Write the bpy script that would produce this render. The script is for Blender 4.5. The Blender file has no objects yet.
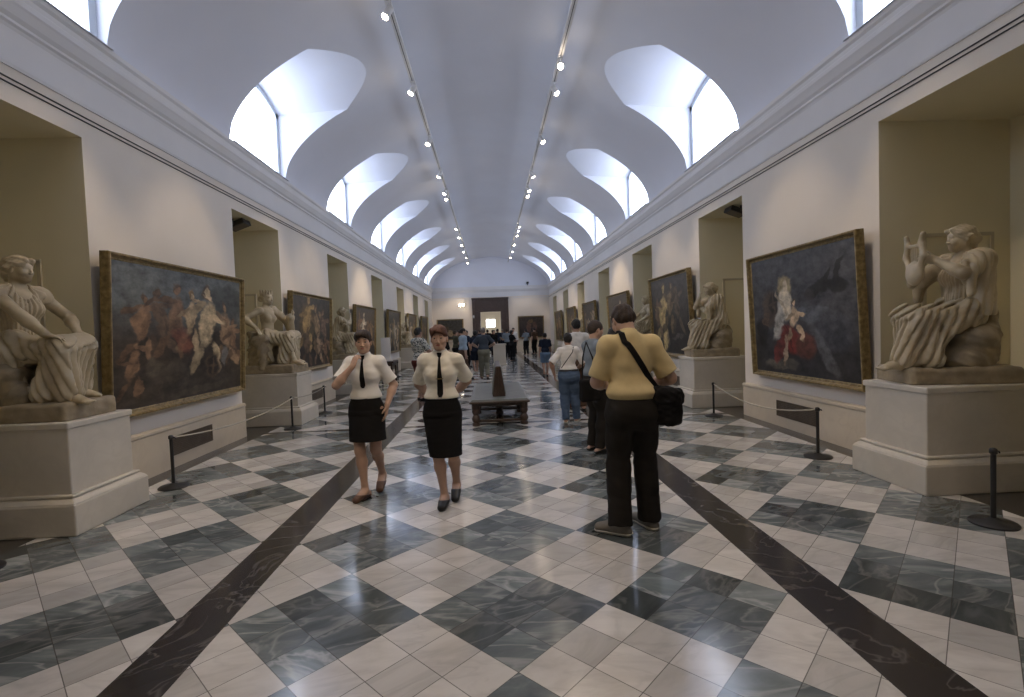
import bpy, math, random
import numpy as np
from mathutils import Vector, Matrix

random.seed(7)
SC = bpy.context.scene
COL = SC.collection
PI = math.pi

# ------------------------------------------------------------------ tags
def tag(o, label=None, cat=None, group=None, kind=None):
    if label: o['label'] = label
    if cat: o['category'] = cat
    if group: o['group'] = group
    if kind: o['kind'] = kind
    return o

def empty(name, loc=(0, 0, 0), rz=0.0, label=None, cat=None, group=None):
    o = bpy.data.objects.new(name, None)
    o.empty_display_size = 0.2
    COL.objects.link(o)
    o.location = loc
    o.rotation_euler = (0, 0, rz)
    return tag(o, label, cat, group)

def add_obj(name, me, m=None, parent=None):
    o = bpy.data.objects.new(name, me)
    COL.objects.link(o)
    if m is not None and len(me.materials) == 0:
        me.materials.append(m)
    if parent is not None:
        o.parent = parent
    return o

def copy_tree(o, parent=None):
    c = o.copy()
    COL.objects.link(c)
    if parent is not None:
        c.parent = parent
    for ch in list(o.children):
        copy_tree(ch, c)
    return c

# ------------------------------------------------------------------ materials
def mat(name):
    m = bpy.data.materials.new(name)
    m.use_nodes = True
    nt = m.node_tree
    b = nt.nodes['Principled BSDF']
    return m, nt, b

def N(nt, t, **kw):
    n = nt.nodes.new(t)
    for k, v in kw.items():
        setattr(n, k, v)
    return n

def ramp(nt, stops):
    r = nt.nodes.new('ShaderNodeValToRGB')
    e = r.color_ramp.elements
    while len(e) < len(stops):
        e.new(0.5)
    for i, (p, c) in enumerate(stops):
        e[i].position = p
        e[i].color = (c[0], c[1], c[2], 1)
    return r

def simple(name, col, rough=0.6, var=0.08, scale=6.0, bump=0.0, bscale=60.0, metal=0.0, spec=0.5, coat=0.0):
    m, nt, b = mat(name)
    tc = N(nt, 'ShaderNodeTexCoord')
    nz = N(nt, 'ShaderNodeTexNoise')
    nz.inputs['Scale'].default_value = scale
    nz.inputs['Detail'].default_value = 5
    nt.links.new(tc.outputs['Object'], nz.inputs['Vector'])
    lo = [max(0, c * (1 - var)) for c in col]
    hi = [min(1, c * (1 + var)) for c in col]
    r = ramp(nt, [(0.3, lo), (0.7, hi)])
    nt.links.new(nz.outputs['Fac'], r.inputs['Fac'])
    nt.links.new(r.outputs['Color'], b.inputs['Base Color'])
    b.inputs['Roughness'].default_value = rough
    b.inputs['Metallic'].default_value = metal
    b.inputs['Specular IOR Level'].default_value = spec
    b.inputs['Coat Weight'].default_value = coat
    if bump:
        n2 = N(nt, 'ShaderNodeTexNoise')
        n2.inputs['Scale'].default_value = bscale
        n2.inputs['Detail'].default_value = 4
        nt.links.new(tc.outputs['Object'], n2.inputs['Vector'])
        bp = N(nt, 'ShaderNodeBump')
        bp.inputs['Strength'].default_value = bump
        bp.inputs['Distance'].default_value = 0.01
        nt.links.new(n2.outputs['Fac'], bp.inputs['Height'])
        nt.links.new(bp.outputs['Normal'], b.inputs['Normal'])
    return m

def emit(name, col, strength):
    m, nt, b = mat(name)
    b.inputs['Base Color'].default_value = (*col, 1)
    b.inputs['Emission Color'].default_value = (*col, 1)
    b.inputs['Emission Strength'].default_value = strength
    return m

def math_node(nt, op, a, b=None):
    n = N(nt, 'ShaderNodeMath', operation=op)
    for i, v in enumerate((a, b)):
        if v is None: continue
        if isinstance(v, (int, float)): n.inputs[i].default_value = v
        else: nt.links.new(v, n.inputs[i])
    return n.outputs[0]

def mixc(nt, fac, a, b, mode='MIX'):
    n = N(nt, 'ShaderNodeMix', data_type='RGBA', blend_type=mode)
    for s, v in ((n.inputs['Factor'], fac), (n.inputs[6], a), (n.inputs[7], b)):
        if isinstance(v, (int, float)): s.default_value = v
        elif isinstance(v, tuple): s.default_value = (*v, 1) if len(v) == 3 else v
        else: nt.links.new(v, s)
    return n.outputs[2]

def floor_material():
    """checker of veined marble slabs; the UV map counts big squares, each cut in three by three slabs"""
    m, nt, b = mat('marble_checker')
    tc = N(nt, 'ShaderNodeTexCoord')
    sx = N(nt, 'ShaderNodeSeparateXYZ')
    nt.links.new(tc.outputs['UV'], sx.inputs[0])
    u, v = sx.outputs[0], sx.outputs[1]
    fl = lambda x: math_node(nt, 'FLOOR', x)
    par = math_node(nt, 'PINGPONG', math_node(nt, 'ADD', fl(u), fl(v)), 1.0)
    # slabs: three per side, the rows of some squares cut in two only
    cells = N(nt, 'ShaderNodeCombineXYZ')
    nt.links.new(fl(u), cells.inputs[0]); nt.links.new(fl(v), cells.inputs[1])
    wn0 = N(nt, 'ShaderNodeTexWhiteNoise', noise_dimensions='2D')
    nt.links.new(cells.outputs[0], wn0.inputs['Vector'])
    u3 = math_node(nt, 'MULTIPLY', u, 3.0)
    v3 = math_node(nt, 'MULTIPLY', v, 3.0)
    cc = N(nt, 'ShaderNodeCombineXYZ')
    nt.links.new(fl(u3), cc.inputs[0]); nt.links.new(fl(v3), cc.inputs[1])
    wn = N(nt, 'ShaderNodeTexWhiteNoise', noise_dimensions='2D')
    nt.links.new(cc.outputs[0], wn.inputs['Vector'])
    r1 = wn.outputs['Value']
    # veins: each slab reads the noise at an offset and a turn of its own
    off = N(nt, 'ShaderNodeVectorMath', operation='MULTIPLY_ADD')
    nt.links.new(wn.outputs['Color'], off.inputs[0])
    off.inputs[1].default_value = (37, 23, 11)
    uvw = N(nt, 'ShaderNodeVectorRotate', rotation_type='Z_AXIS')
    nt.links.new(tc.outputs['UV'], uvw.inputs['Vector'])
    nt.links.new(math_node(nt, 'MULTIPLY', r1, 1.2), uvw.inputs['Angle'])
    nt.links.new(uvw.outputs[0], off.inputs[2])
    st = N(nt, 'ShaderNodeVectorMath', operation='MULTIPLY')
    nt.links.new(off.outputs[0], st.inputs[0]); st.inputs[1].default_value = (1.0, 2.6, 1.0)
    n1 = N(nt, 'ShaderNodeTexNoise'); n1.inputs['Scale'].default_value = 1.5; n1.inputs['Detail'].default_value = 8
    n1.inputs['Distortion'].default_value = 0.7; n1.inputs['Roughness'].default_value = 0.6
    nt.links.new(st.outputs[0], n1.inputs['Vector'])
    n2 = N(nt, 'ShaderNodeTexNoise'); n2.inputs['Scale'].default_value = 0.9; n2.inputs['Detail'].default_value = 4
    n2.inputs['Distortion'].default_value = 1.4
    nt.links.new(st.outputs[0], n2.inputs['Vector'])
    vein = math_node(nt, 'SUBTRACT', 1.0, math_node(nt, 'MULTIPLY', math_node(nt, 'ABSOLUTE', math_node(nt, 'SUBTRACT', n2.outputs['Fac'], 0.5)), 26.0))
    vein = math_node(nt, 'MAXIMUM', vein, 0.0)
    dark = ramp(nt, [(0.25, (0.055, 0.068, 0.070)), (0.5, (0.115, 0.132, 0.132)), (0.75, (0.23, 0.245, 0.24))])
    nt.links.new(n1.outputs['Fac'], dark.inputs['Fac'])
    dk = mixc(nt, math_node(nt, 'MULTIPLY', vein, 0.5), dark.outputs['Color'], (0.36, 0.36, 0.34))
    dk = mixc(nt, 1.0, dk, math_node(nt, 'ADD', math_node(nt, 'MULTIPLY', r1, 1.1), 0.5), 'MULTIPLY')
    lite = ramp(nt, [(0.3, (0.54, 0.505, 0.46)), (0.55, (0.67, 0.635, 0.585)), (0.8, (0.73, 0.695, 0.645))])
    nt.links.new(n1.outputs['Fac'], lite.inputs['Fac'])
    lt = mixc(nt, math_node(nt, 'MULTIPLY', vein, 0.18), lite.outputs['Color'], (0.33, 0.31, 0.28))
    lt = mixc(nt, 1.0, lt, math_node(nt, 'ADD', math_node(nt, 'MULTIPLY', r1, 0.36), 0.74), 'MULTIPLY')
    odd = math_node(nt, 'GREATER_THAN', r1, 0.94)
    lt = mixc(nt, math_node(nt, 'MULTIPLY', odd, 0.5), lt, (0.24, 0.235, 0.225))
    col = mixc(nt, par, lt, dk)
    def joint(x):
        f = math_node(nt, 'FRACT', x)
        d = math_node(nt, 'ABSOLUTE', math_node(nt, 'SUBTRACT', f, 0.5))
        return math_node(nt, 'GREATER_THAN', d, 0.491)
    j = math_node(nt, 'MAXIMUM', joint(u3), joint(v3))
    col = mixc(nt, math_node(nt, 'MULTIPLY', j, 0.75), col, (0.06, 0.055, 0.05))
    nt.links.new(col, b.inputs['Base Color'])
    rr = math_node(nt, 'ADD', math_node(nt, 'MULTIPLY', n1.outputs['Fac'], 0.10), 0.06)
    nt.links.new(math_node(nt, 'ADD', rr, math_node(nt, 'MULTIPLY', r1, 0.05)), b.inputs['Roughness'])
    b.inputs['Specular IOR Level'].default_value = 0.5
    bp = N(nt, 'ShaderNodeBump'); bp.inputs['Strength'].default_value = 0.06; bp.inputs['Distance'].default_value = 0.02
    n3 = N(nt, 'ShaderNodeTexNoise'); n3.inputs['Scale'].default_value = 2.0
    nt.links.new(tc.outputs['UV'], n3.inputs['Vector'])
    hh = math_node(nt, 'ADD', math_node(nt, 'MULTIPLY', n3.outputs['Fac'], 0.35), math_node(nt, 'MULTIPLY', r1, 0.02))
    nt.links.new(hh, bp.inputs['Height'])
    nt.links.new(bp.outputs['Normal'], b.inputs['Normal'])
    return m

def veined(name, base, vein_col, rough=0.2, scale=3.0, amount=0.5, sharp=30.0):
    m, nt, b = mat(name)
    tc = N(nt, 'ShaderNodeTexCoord')
    n1 = N(nt, 'ShaderNodeTexNoise'); n1.inputs['Scale'].default_value = scale; n1.inputs['Detail'].default_value = 4; n1.inputs['Distortion'].default_value = 1.5
    nt.links.new(tc.outputs['Object'], n1.inputs['Vector'])
    n2 = N(nt, 'ShaderNodeTexNoise'); n2.inputs['Scale'].default_value = scale * 0.7; n2.inputs['Detail'].default_value = 6
    nt.links.new(tc.outputs['Object'], n2.inputs['Vector'])
    vein = math_node(nt, 'MAXIMUM', math_node(nt, 'SUBTRACT', 1.0, math_node(nt, 'MULTIPLY', math_node(nt, 'ABSOLUTE', math_node(nt, 'SUBTRACT', n1.outputs['Fac'], 0.5)), sharp)), 0.0)
    vein = math_node(nt, 'MULTIPLY', math_node(nt, 'MULTIPLY', vein, n2.outputs['Fac']), amount)
    bb = mixc(nt, n2.outputs['Fac'], tuple(c * 0.8 for c in base), tuple(min(1, c * 1.2) for c in base))
    nt.links.new(mixc(nt, vein, bb, vein_col), b.inputs['Base Color'])
    b.inputs['Roughness'].default_value = rough
    return m

M = {}
M['floor'] = floor_material()
M['band'] = veined('dark_brown_marble', (0.04, 0.035, 0.034), (0.3, 0.27, 0.25), 0.14, 1.6, 0.55, 55)
M['border'] = veined('grey_brown_marble', (0.055, 0.048, 0.042), (0.16, 0.14, 0.13), 0.2, 2.0, 0.3)
M['wall'] = simple('wall_plaster', (0.74, 0.675, 0.59), 0.85, 0.03, 1.2, 0.02, 40)
M['recess'] = simple('recess_paint', (0.74, 0.67, 0.47), 0.85, 0.03, 1.2, 0.02, 40)
M['ceiling'] = simple('ceiling_plaster', (0.71, 0.73, 0.80), 0.9, 0.025, 0.8)
M['cornice'] = simple('cornice_plaster', (0.70, 0.69, 0.69), 0.75, 0.03, 1.5)
M['dado'] = veined('dado_stone', (0.60, 0.52, 0.40), (0.42, 0.34, 0.25), 0.35, 2.2, 0.25, 18)
M['pedestal'] = veined('pedestal_stone', (0.62, 0.57, 0.48), (0.46, 0.41, 0.33), 0.45, 3.0, 0.3, 14)
M['reveal'] = simple('shutter_paint', (0.52, 0.46, 0.33), 0.7, 0.04, 2)
M['black'] = simple('black_metal', (0.018, 0.017, 0.016), 0.45, 0.2, 8)
M['rail'] = simple('grey_rail', (0.66, 0.66, 0.67), 0.5, 0.05, 5)
M['cable'] = simple('dark_rail', (0.05, 0.048, 0.045), 0.6, 0.1, 5)
M['vent'] = simple('bronze_grille', (0.13, 0.10, 0.07), 0.5, 0.15, 10, metal=0.4)
M['lampwhite'] = simple('white_lacquer', (0.68, 0.67, 0.66), 0.4, 0.03, 5)
M['lampglow'] = emit('lamp_glow', (1.0, 0.82, 0.6), 40.0)
M['pane'] = emit('daylight_pane', (0.74, 0.82, 1.0), 4.1)
M['winframe'] = simple('window_frame_paint', (0.52, 0.56, 0.6), 0.5, 0.04, 4)
M['rope'] = simple('pale_rope', (0.42, 0.38, 0.30), 0.8, 0.1, 60)
M['brownmarble'] = veined('dark_door_marble', (0.075, 0.05, 0.042), (0.2, 0.15, 0.13), 0.3, 1.5, 0.3)
M['farwall'] = simple('far_room_plaster', (0.75, 0.72, 0.66), 0.85, 0.03, 1)
M['farwindow'] = emit('far_window_glow', (0.93, 0.96, 1.0), 9.0)
M['wood'] = veined('dark_carved_wood', (0.036, 0.021, 0.014), (0.085, 0.048, 0.028), 0.35, 9.0, 0.6, 10)
M['leather'] = simple('worn_green_leather', (0.115, 0.12, 0.10), 0.33, 0.25, 5, 0.15, 90)

def gold_material():
    m, nt, b = mat('gilded_frame')
    tc = N(nt, 'ShaderNodeTexCoord')
    n1 = N(nt, 'ShaderNodeTexNoise'); n1.inputs['Scale'].default_value = 18; n1.inputs['Detail'].default_value = 6
    nt.links.new(tc.outputs['Object'], n1.inputs['Vector'])
    r = ramp(nt, [(0.3, (0.17, 0.12, 0.05)), (0.55, (0.29, 0.21, 0.09)), (0.75, (0.40, 0.30, 0.135))])
    nt.links.new(n1.outputs['Fac'], r.inputs['Fac'])
    nt.links.new(r.outputs['Color'], b.inputs['Base Color'])
    b.inputs['Metallic'].default_value = 0.3
    b.inputs['Roughness'].default_value = 0.42
    vo = N(nt, 'ShaderNodeTexVoronoi'); vo.inputs['Scale'].default_value = 26
    nt.links.new(tc.outputs['Object'], vo.inputs['Vector'])
    bp = N(nt, 'ShaderNodeBump'); bp.inputs['Strength'].default_value = 0.4; bp.inputs['Distance'].default_value = 0.01
    nt.links.new(vo.outputs['Distance'], bp.inputs['Height'])
    nt.links.new(bp.outputs['Normal'], b.inputs['Normal'])
    return m
M['gold'] = gold_material()

def statue_material():
    m, nt, b = mat('warm_lit_marble')
    tc = N(nt, 'ShaderNodeTexCoord')
    n1 = N(nt, 'ShaderNodeTexNoise'); n1.inputs['Scale'].default_value = 4; n1.inputs['Detail'].default_value = 7
    nt.links.new(tc.outputs['Object'], n1.inputs['Vector'])
    r = ramp(nt, [(0.3, (0.32, 0.25, 0.15)), (0.5, (0.50, 0.41, 0.26)), (0.72, (0.62, 0.53, 0.37))])  # warm lamplight is put into the marble's yellowish tone; the mottling is random
    nt.links.new(n1.outputs['Fac'], r.inputs['Fac'])
    nt.links.new(r.outputs['Color'], b.inputs['Base Color'])
    b.inputs['Roughness'].default_value = 0.42
    b.inputs['Subsurface Weight'].default_value = 0.0
    n2 = N(nt, 'ShaderNodeTexNoise'); n2.inputs['Scale'].default_value = 60; n2.inputs['Detail'].default_value = 4
    nt.links.new(tc.outputs['Object'], n2.inputs['Vector'])
    bp = N(nt, 'ShaderNodeBump'); bp.inputs['Strength'].default_value = 0.12; bp.inputs['Distance'].default_value = 0.006
    nt.links.new(n2.outputs['Fac'], bp.inputs['Height'])
    nt.links.new(bp.outputs['Normal'], b.inputs['Normal'])
    return m
M['statue'] = statue_material()
M['rock'] = simple('marble_rock', (0.33, 0.265, 0.17), 0.6, 0.25, 7, 0.35, 30)

def painting_material(name, sky, ground, horizon, blobs, seed):
    """a generic dim oil painting: a sky over a ground and soft masses of colour broken by brushwork"""
    m, nt, b = mat(name)
    tc = N(nt, 'ShaderNodeTexCoord')
    sh = N(nt, 'ShaderNodeVectorMath', operation='ADD'); sh.inputs[1].default_value = (seed * 3.1, seed * 1.7, seed)
    nt.links.new(tc.outputs['UV'], sh.inputs[0])
    nz = N(nt, 'ShaderNodeTexNoise'); nz.inputs['Scale'].default_value = 8; nz.inputs['Detail'].default_value = 8
    nt.links.new(sh.outputs[0], nz.inputs['Vector'])
    dv = N(nt, 'ShaderNodeVectorMath', operation='MULTIPLY_ADD')
    sb = N(nt, 'ShaderNodeVectorMath', operation='SUBTRACT'); sb.inputs[1].default_value = (0.5, 0.5, 0.5)
    nt.links.new(nz.outputs['Color'], sb.inputs[0])
    nt.links.new(sb.outputs[0], dv.inputs[0]); dv.inputs[1].default_value = (0.13, 0.13, 0); nt.links.new(tc.outputs['UV'], dv.inputs[2])
    sx = N(nt, 'ShaderNodeSeparateXYZ'); nt.links.new(dv.outputs[0], sx.inputs[0])
    u, v = sx.outputs[0], sx.outputs[1]
    g = N(nt, 'ShaderNodeMapRange', interpolation_type='SMOOTHSTEP')
    nt.links.new(v, g.inputs['Value']); g.inputs['From Min'].default_value = horizon - 0.15; g.inputs['From Max'].default_value = horizon + 0.2
    col = mixc(nt, g.outputs[0], ground, sky)
    tex = N(nt, 'ShaderNodeTexNoise'); tex.inputs['Scale'].default_value = 13; tex.inputs['Detail'].default_value = 7; tex.inputs['Roughness'].default_value = 0.65
    nt.links.new(sh.outputs[0], tex.inputs['Vector'])
    for bl in blobs:
        bu, bv, ru, rv, c, amt = bl[:6]
        ang = bl[6] if len(bl) > 6 else 0.0
        ca, sa = math.cos(ang), math.sin(ang)
        ux = math_node(nt, 'SUBTRACT', u, bu); vx = math_node(nt, 'SUBTRACT', v, bv)
        if ang:
            du = math_node(nt, 'ADD', math_node(nt, 'MULTIPLY', ux, ca / ru), math_node(nt, 'MULTIPLY', vx, sa / ru))
            dw = math_node(nt, 'SUBTRACT', math_node(nt, 'MULTIPLY', vx, ca / rv), math_node(nt, 'MULTIPLY', ux, sa / rv))
        else:
            du = math_node(nt, 'DIVIDE', ux, ru); dw = math_node(nt, 'DIVIDE', vx, rv)
        d = math_node(nt, 'SQRT', math_node(nt, 'ADD', math_node(nt, 'MULTIPLY', du, du), math_node(nt, 'MULTIPLY', dw, dw)))
        mr = N(nt, 'ShaderNodeMapRange', interpolation_type='SMOOTHSTEP')
        nt.links.new(d, mr.inputs['Value']); mr.inputs['From Min'].default_value = 1.12; mr.inputs['From Max'].default_value = 0.72
        mr.inputs['To Min'].default_value = 0; mr.inputs['To Max'].default_value = amt
        col = mixc(nt, mr.outputs[0], col, c)
    tr = N(nt, 'ShaderNodeMapRange'); nt.links.new(tex.outputs['Fac'], tr.inputs['Value'])
    tr.inputs['From Min'].default_value = 0.3; tr.inputs['From Max'].default_value = 0.7; tr.inputs['To Min'].default_value = 0.35; tr.inputs['To Max'].default_value = 1.45
    col = mixc(nt, 1.0, col, tr.outputs[0], 'MULTIPLY')
    nt.links.new(col, b.inputs['Base Color'])
    b.inputs['Roughness'].default_value = 0.42
    b.inputs['Specular IOR Level'].default_value = 0.35
    return m

# ------------------------------------------------------------------ mesh builder
class MB:
    def __init__(s):
        s.v = []; s.f = []; s.mi = []; s.uv = {}
    def add(s, vs, fs, mi=0):
        n = len(s.v)
        s.v += [tuple(float(c) for c in p) for p in vs]
        s.f += [tuple(i + n for i in f) for f in fs]
        s.mi += [mi] * len(fs)
    def box(s, lo, hi, mi=0, M4=None):
        x0, y0, z0 = lo; x1, y1, z1 = hi
        vs = [(x0,y0,z0),(x1,y0,z0),(x1,y1,z0),(x0,y1,z0),(x0,y0,z1),(x1,y0,z1),(x1,y1,z1),(x0,y1,z1)]
        if M4 is not None: vs = [tuple(M4 @ Vector(p)) for p in vs]
        s.add(vs, [(0,3,2,1),(4,5,6,7),(0,1,5,4),(1,2,6,5),(2,3,7,6),(3,0,4,7)], mi)
    def frustum(s, lo0, hi0, z0, lo1, hi1, z1):
        vs = [(lo0[0],lo0[1],z0),(hi0[0],lo0[1],z0),(hi0[0],hi0[1],z0),(lo0[0],hi0[1],z0),
              (lo1[0],lo1[1],z1),(hi1[0],lo1[1],z1),(hi1[0],hi1[1],z1),(lo1[0],hi1[1],z1)]
        s.add(vs, [(0,3,2,1),(4,5,6,7),(0,1,5,4),(1,2,6,5),(2,3,7,6),(3,0,4,7)])
    def lathe(s, prof, n=20, M4=None, sq=None):
        """prof: (r, z) from bottom to top"""
        vs = []; fs = []
        for r, z in prof:
            for i in range(n):
                a = 2 * PI * i / n
                vs.append((r * math.cos(a), r * math.sin(a), z))
        for k in range(len(prof) - 1):
            for i in range(n):
                j = (i + 1) % n
                fs.append((k*n+i, k*n+j, (k+1)*n+j, (k+1)*n+i))
        fs.append(tuple(range(n - 1, -1, -1)))
        fs.append(tuple((len(prof) - 1) * n + i for i in range(n)))
        if M4 is not None: vs = [tuple(M4 @ Vector(p)) for p in vs]
        s.add(vs, fs)
    def tube(s, pts, r, n=8):
        pts = [Vector(p) for p in pts]
        vs = []; fs = []
        up = Vector((0, 0, 1))
        for k, p in enumerate(pts):
            d = (pts[min(k+1, len(pts)-1)] - pts[max(k-1, 0)]).normalized()
            a = d.cross(up)
            if a.length < 1e-4: a = d.cross(Vector((1, 0, 0)))
            a.normalize(); b = d.cross(a)
            rr = r[k] if isinstance(r, (list, tuple)) else r
            for i in range(n):
                t = 2 * PI * i / n
                vs.append(p + a * rr * math.cos(t) + b * rr * math.sin(t))
        for k in range(len(pts) - 1):
            for i in range(n):
                j = (i + 1) % n
                fs.append((k*n+i, (k+1)*n+i, (k+1)*n+j, k*n+j))
        fs.append(tuple(range(n)))
        fs.append(tuple((len(pts)-1)*n + i for i in range(n - 1, -1, -1)))
        s.add(vs, fs)
    def sweep_y(s, prof, y0, y1, mirror=1):
        """closed cross-section (x, z) pushed along y"""
        n = len(prof)
        vs = [(mirror * x, y0, z) for x, z in prof] + [(mirror * x, y1, z) for x, z in prof]
        fs = [(i, (i+1) % n, n + (i+1) % n, n + i) for i in range(n)]
        fs += [tuple(range(n - 1, -1, -1)), tuple(range(n, 2*n))]
        if mirror < 0: fs = [tuple(reversed(f)) for f in fs]
        s.add(vs, fs)
    def sweep_x(s, prof, x0, x1):
        n = len(prof)
        vs = [(x0, y, z) for y, z in prof] + [(x1, y, z) for y, z in prof]
        fs = [(i, (i+1) % n, n + (i+1) % n, n + i) for i in range(n)]
        fs += [tuple(range(n - 1, -1, -1)), tuple(range(n, 2*n))]
        s.add(vs, fs)
    def mesh(s, name, mats=None, smooth=False, bevel=0):
        me = bpy.data.meshes.new(name)
        me.from_pydata(s.v, [], s.f)
        if mats:
            for m in mats: me.materials.append(m)
            if len(mats) > 1: me.polygons.foreach_set('material_index', s.mi)
        if smooth: me.polygons.foreach_set('use_smooth', [True] * len(me.polygons))
        me.validate(); me.update()
        return me
    def build(s, name, m, parent=None, smooth=False, bevel=0.0, kind=None, sharp=None):
        me = s.mesh(name, m if isinstance(m, list) else [m], smooth)
        o = add_obj(name, me, None, parent)
        if bevel:
            b = o.modifiers.new('soft', 'BEVEL'); b.width = bevel; b.segments = 2; b.limit_method = 'ANGLE'; b.angle_limit = 0.6
        if smooth and sharp:
            me.set_sharp_from_angle(angle=sharp)
        if kind: o['kind'] = kind
        return o
# ------------------------------------------------------------------ soft-body fields (figures, cloth, rock)
class Field:
    """a block of distance values; shapes are blended in and the zero surface is turned into a mesh"""
    def __init__(s, lo, hi, h):
        s.lo = np.array(lo, np.float32); s.h = h
        s.n = np.ceil((np.array(hi) - np.array(lo)) / h).astype(int) + 1
        s.ax = [s.lo[i] + h * np.arange(s.n[i], dtype=np.float32) for i in range(3)]
        s.D = np.full(tuple(s.n), 0.5, np.float32)
    def view(s, lo, hi):
        sl = []
        for i in range(3):
            a = int(np.clip(math.floor((lo[i] - s.lo[i]) / s.h), 0, s.n[i]))
            b = int(np.clip(math.ceil((hi[i] - s.lo[i]) / s.h) + 1, 0, s.n[i]))
            if b <= a: return None, None
            sl.append(slice(a, b))
        P = (s.ax[0][sl[0]][:, None, None], s.ax[1][sl[1]][None, :, None], s.ax[2][sl[2]][None, None, :])
        return tuple(sl), P
    def blend(s, sl, d, k, mode):
        A = s.D[sl]
        if mode == 'add':
            if k > 0:
                hh = np.maximum(k - np.abs(A - d), 0) / k
                s.D[sl] = np.minimum(A, d) - hh * hh * k * 0.25
            else: s.D[sl] = np.minimum(A, d)
        else:
            d = -d
            if k > 0:
                hh = np.maximum(k - np.abs(A - d), 0) / k
                s.D[sl] = np.maximum(A, d) + hh * hh * k * 0.25
            else: s.D[sl] = np.maximum(A, d)
    def cap(s, a, b, ra, rb=None, k=0.02, mode='add', flat=None, squash=None):
        """round cone a-b; flat: cut square at 'a', 'b' or 'ab'; squash: (axis, factor) flattens the section"""
        rb = ra if rb is None else rb
        a = np.array(a, float); b = np.array(b, float)
        m = max(ra, rb) * (1 if squash is None else max(1, squash[1])) + max(k, 3 * s.h) + s.h
        sl, P = s.view(np.minimum(a, b) - m, np.maximum(a, b) + m)
        if sl is None: return
        ab = b - a; L2 = max(ab @ ab, 1e-9)
        q = [P[i] - a[i] for i in range(3)]
        t = np.clip((q[0] * ab[0] + q[1] * ab[1] + q[2] * ab[2]) / L2, 0, 1)
        e = [q[i] - ab[i] * t for i in range(3)]
        if squash is not None:
            n = np.array(squash[0], float); n /= np.linalg.norm(n)
            c = (e[0]*n[0] + e[1]*n[1] + e[2]*n[2]) * (1 / squash[1] - 1)
            e = [e[i] + c * n[i] for i in range(3)]
        d = np.sqrt(e[0]**2 + e[1]**2 + e[2]**2) - (ra + (rb - ra) * t)
        if flat:
            un = ab / math.sqrt(L2)
            w = q[0]*un[0] + q[1]*un[1] + q[2]*un[2]
            if 'b' in flat: d = np.maximum(d, w - math.sqrt(L2))
            if 'a' in flat: d = np.maximum(d, -w)
        s.blend(sl, d.astype(np.float32), k, mode)
    def ell(s, c, r, k=0.02, mode='add', R=None):
        c = np.array(c, float); r = np.array(r, float)
        m = r.max() + max(k, 3 * s.h) + s.h
        sl, P = s.view(c - m, c + m)
        if sl is None: return
        q = [P[i] - c[i] for i in range(3)]
        if R is not None:      # rows of R: the ellipsoid's own axes
            q = [q[0]*R[i][0] + q[1]*R[i][1] + q[2]*R[i][2] for i in range(3)]
        k0 = np.sqrt((q[0]/r[0])**2 + (q[1]/r[1])**2 + (q[2]/r[2])**2)
        k1 = np.sqrt((q[0]/r[0]**2)**2 + (q[1]/r[1]**2)**2 + (q[2]/r[2]**2)**2) + 1e-6
        d = k0 * (k0 - 1) / k1
        s.blend(sl, d.astype(np.float32), k, mode)
    def box(s, c, r, rnd=0.01, k=0.0, mode='add', R=None):
        c = np.array(c, float); r = np.array(r, float)
        m = np.linalg.norm(r) + max(k, 3 * s.h) + s.h
        sl, P = s.view(c - m, c + m)
        if sl is None: return
        q = [P[i] - c[i] for i in range(3)]
        if R is not None: q = [q[0]*R[i][0] + q[1]*R[i][1] + q[2]*R[i][2] for i in range(3)]
        q = [np.abs(q[i]) - (r[i] - rnd) for i in range(3)]
        d = np.sqrt(np.maximum(q[0], 0)**2 + np.maximum(q[1], 0)**2 + np.maximum(q[2], 0)**2) \
            + np.minimum(np.maximum(q[0], np.maximum(q[1], q[2])), 0) - rnd
        s.blend(sl, d.astype(np.float32), k, mode)
    def cone(s, z0, z1, c0, c1, r0, r1, k=0.0):
        """upright elliptic cone between two heights"""
        sl, P = s.view((-9, -9, z0 - 4*s.h), (9, 9, z1 + 4*s.h))
        t = np.clip((P[2] - z0) / (z1 - z0), 0, 1)
        rx = r0[0] + (r1[0] - r0[0]) * t; ry = r0[1] + (r1[1] - r0[1]) * t
        x = P[0] - (c0[0] + (c1[0] - c0[0]) * t); y = P[1] - (c0[1] + (c1[1] - c0[1]) * t)
        d = (np.sqrt((x / rx)**2 + (y / ry)**2) - 1) * np.minimum(rx, ry)
        d = np.maximum(d, np.maximum(z0 - P[2], P[2] - z1))
        s.blend(sl, d.astype(np.float32), k, 'add')
    def cut(s, p, n, k=0.0):
        """keep the side the normal points away from"""
        p = np.array(p, float); n = np.array(n, float); n = n / np.linalg.norm(n)
        d = (s.ax[0] - p[0])[:, None, None]*n[0] + (s.ax[1] - p[1])[None, :, None]*n[1] + (s.ax[2] - p[2])[None, None, :]*n[2]
        s.D = np.maximum(s.D, d.astype(np.float32))
    def wrinkle(s, fn, band=0.05):
        idx = np.nonzero(np.abs(s.D) < band)
        P = np.stack([s.ax[i][idx[i]] for i in range(3)], 1)
        s.D[idx] += fn(P).astype(np.float32)
    def sample(s, P):
        P = np.atleast_2d(P)
        g = (P - s.lo) / s.h
        i = np.clip(np.floor(g).astype(int), 0, s.n - 2)
        f = np.clip(g - i, 0, 1)
        out = 0
        for dx in (0, 1):
            for dy in (0, 1):
                for dz in (0, 1):
                    w = (f[:, 0] if dx else 1-f[:, 0]) * (f[:, 1] if dy else 1-f[:, 1]) * (f[:, 2] if dz else 1-f[:, 2])
                    out = out + w * s.D[i[:, 0]+dx, i[:, 1]+dy, i[:, 2]+dz]
        return out
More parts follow.
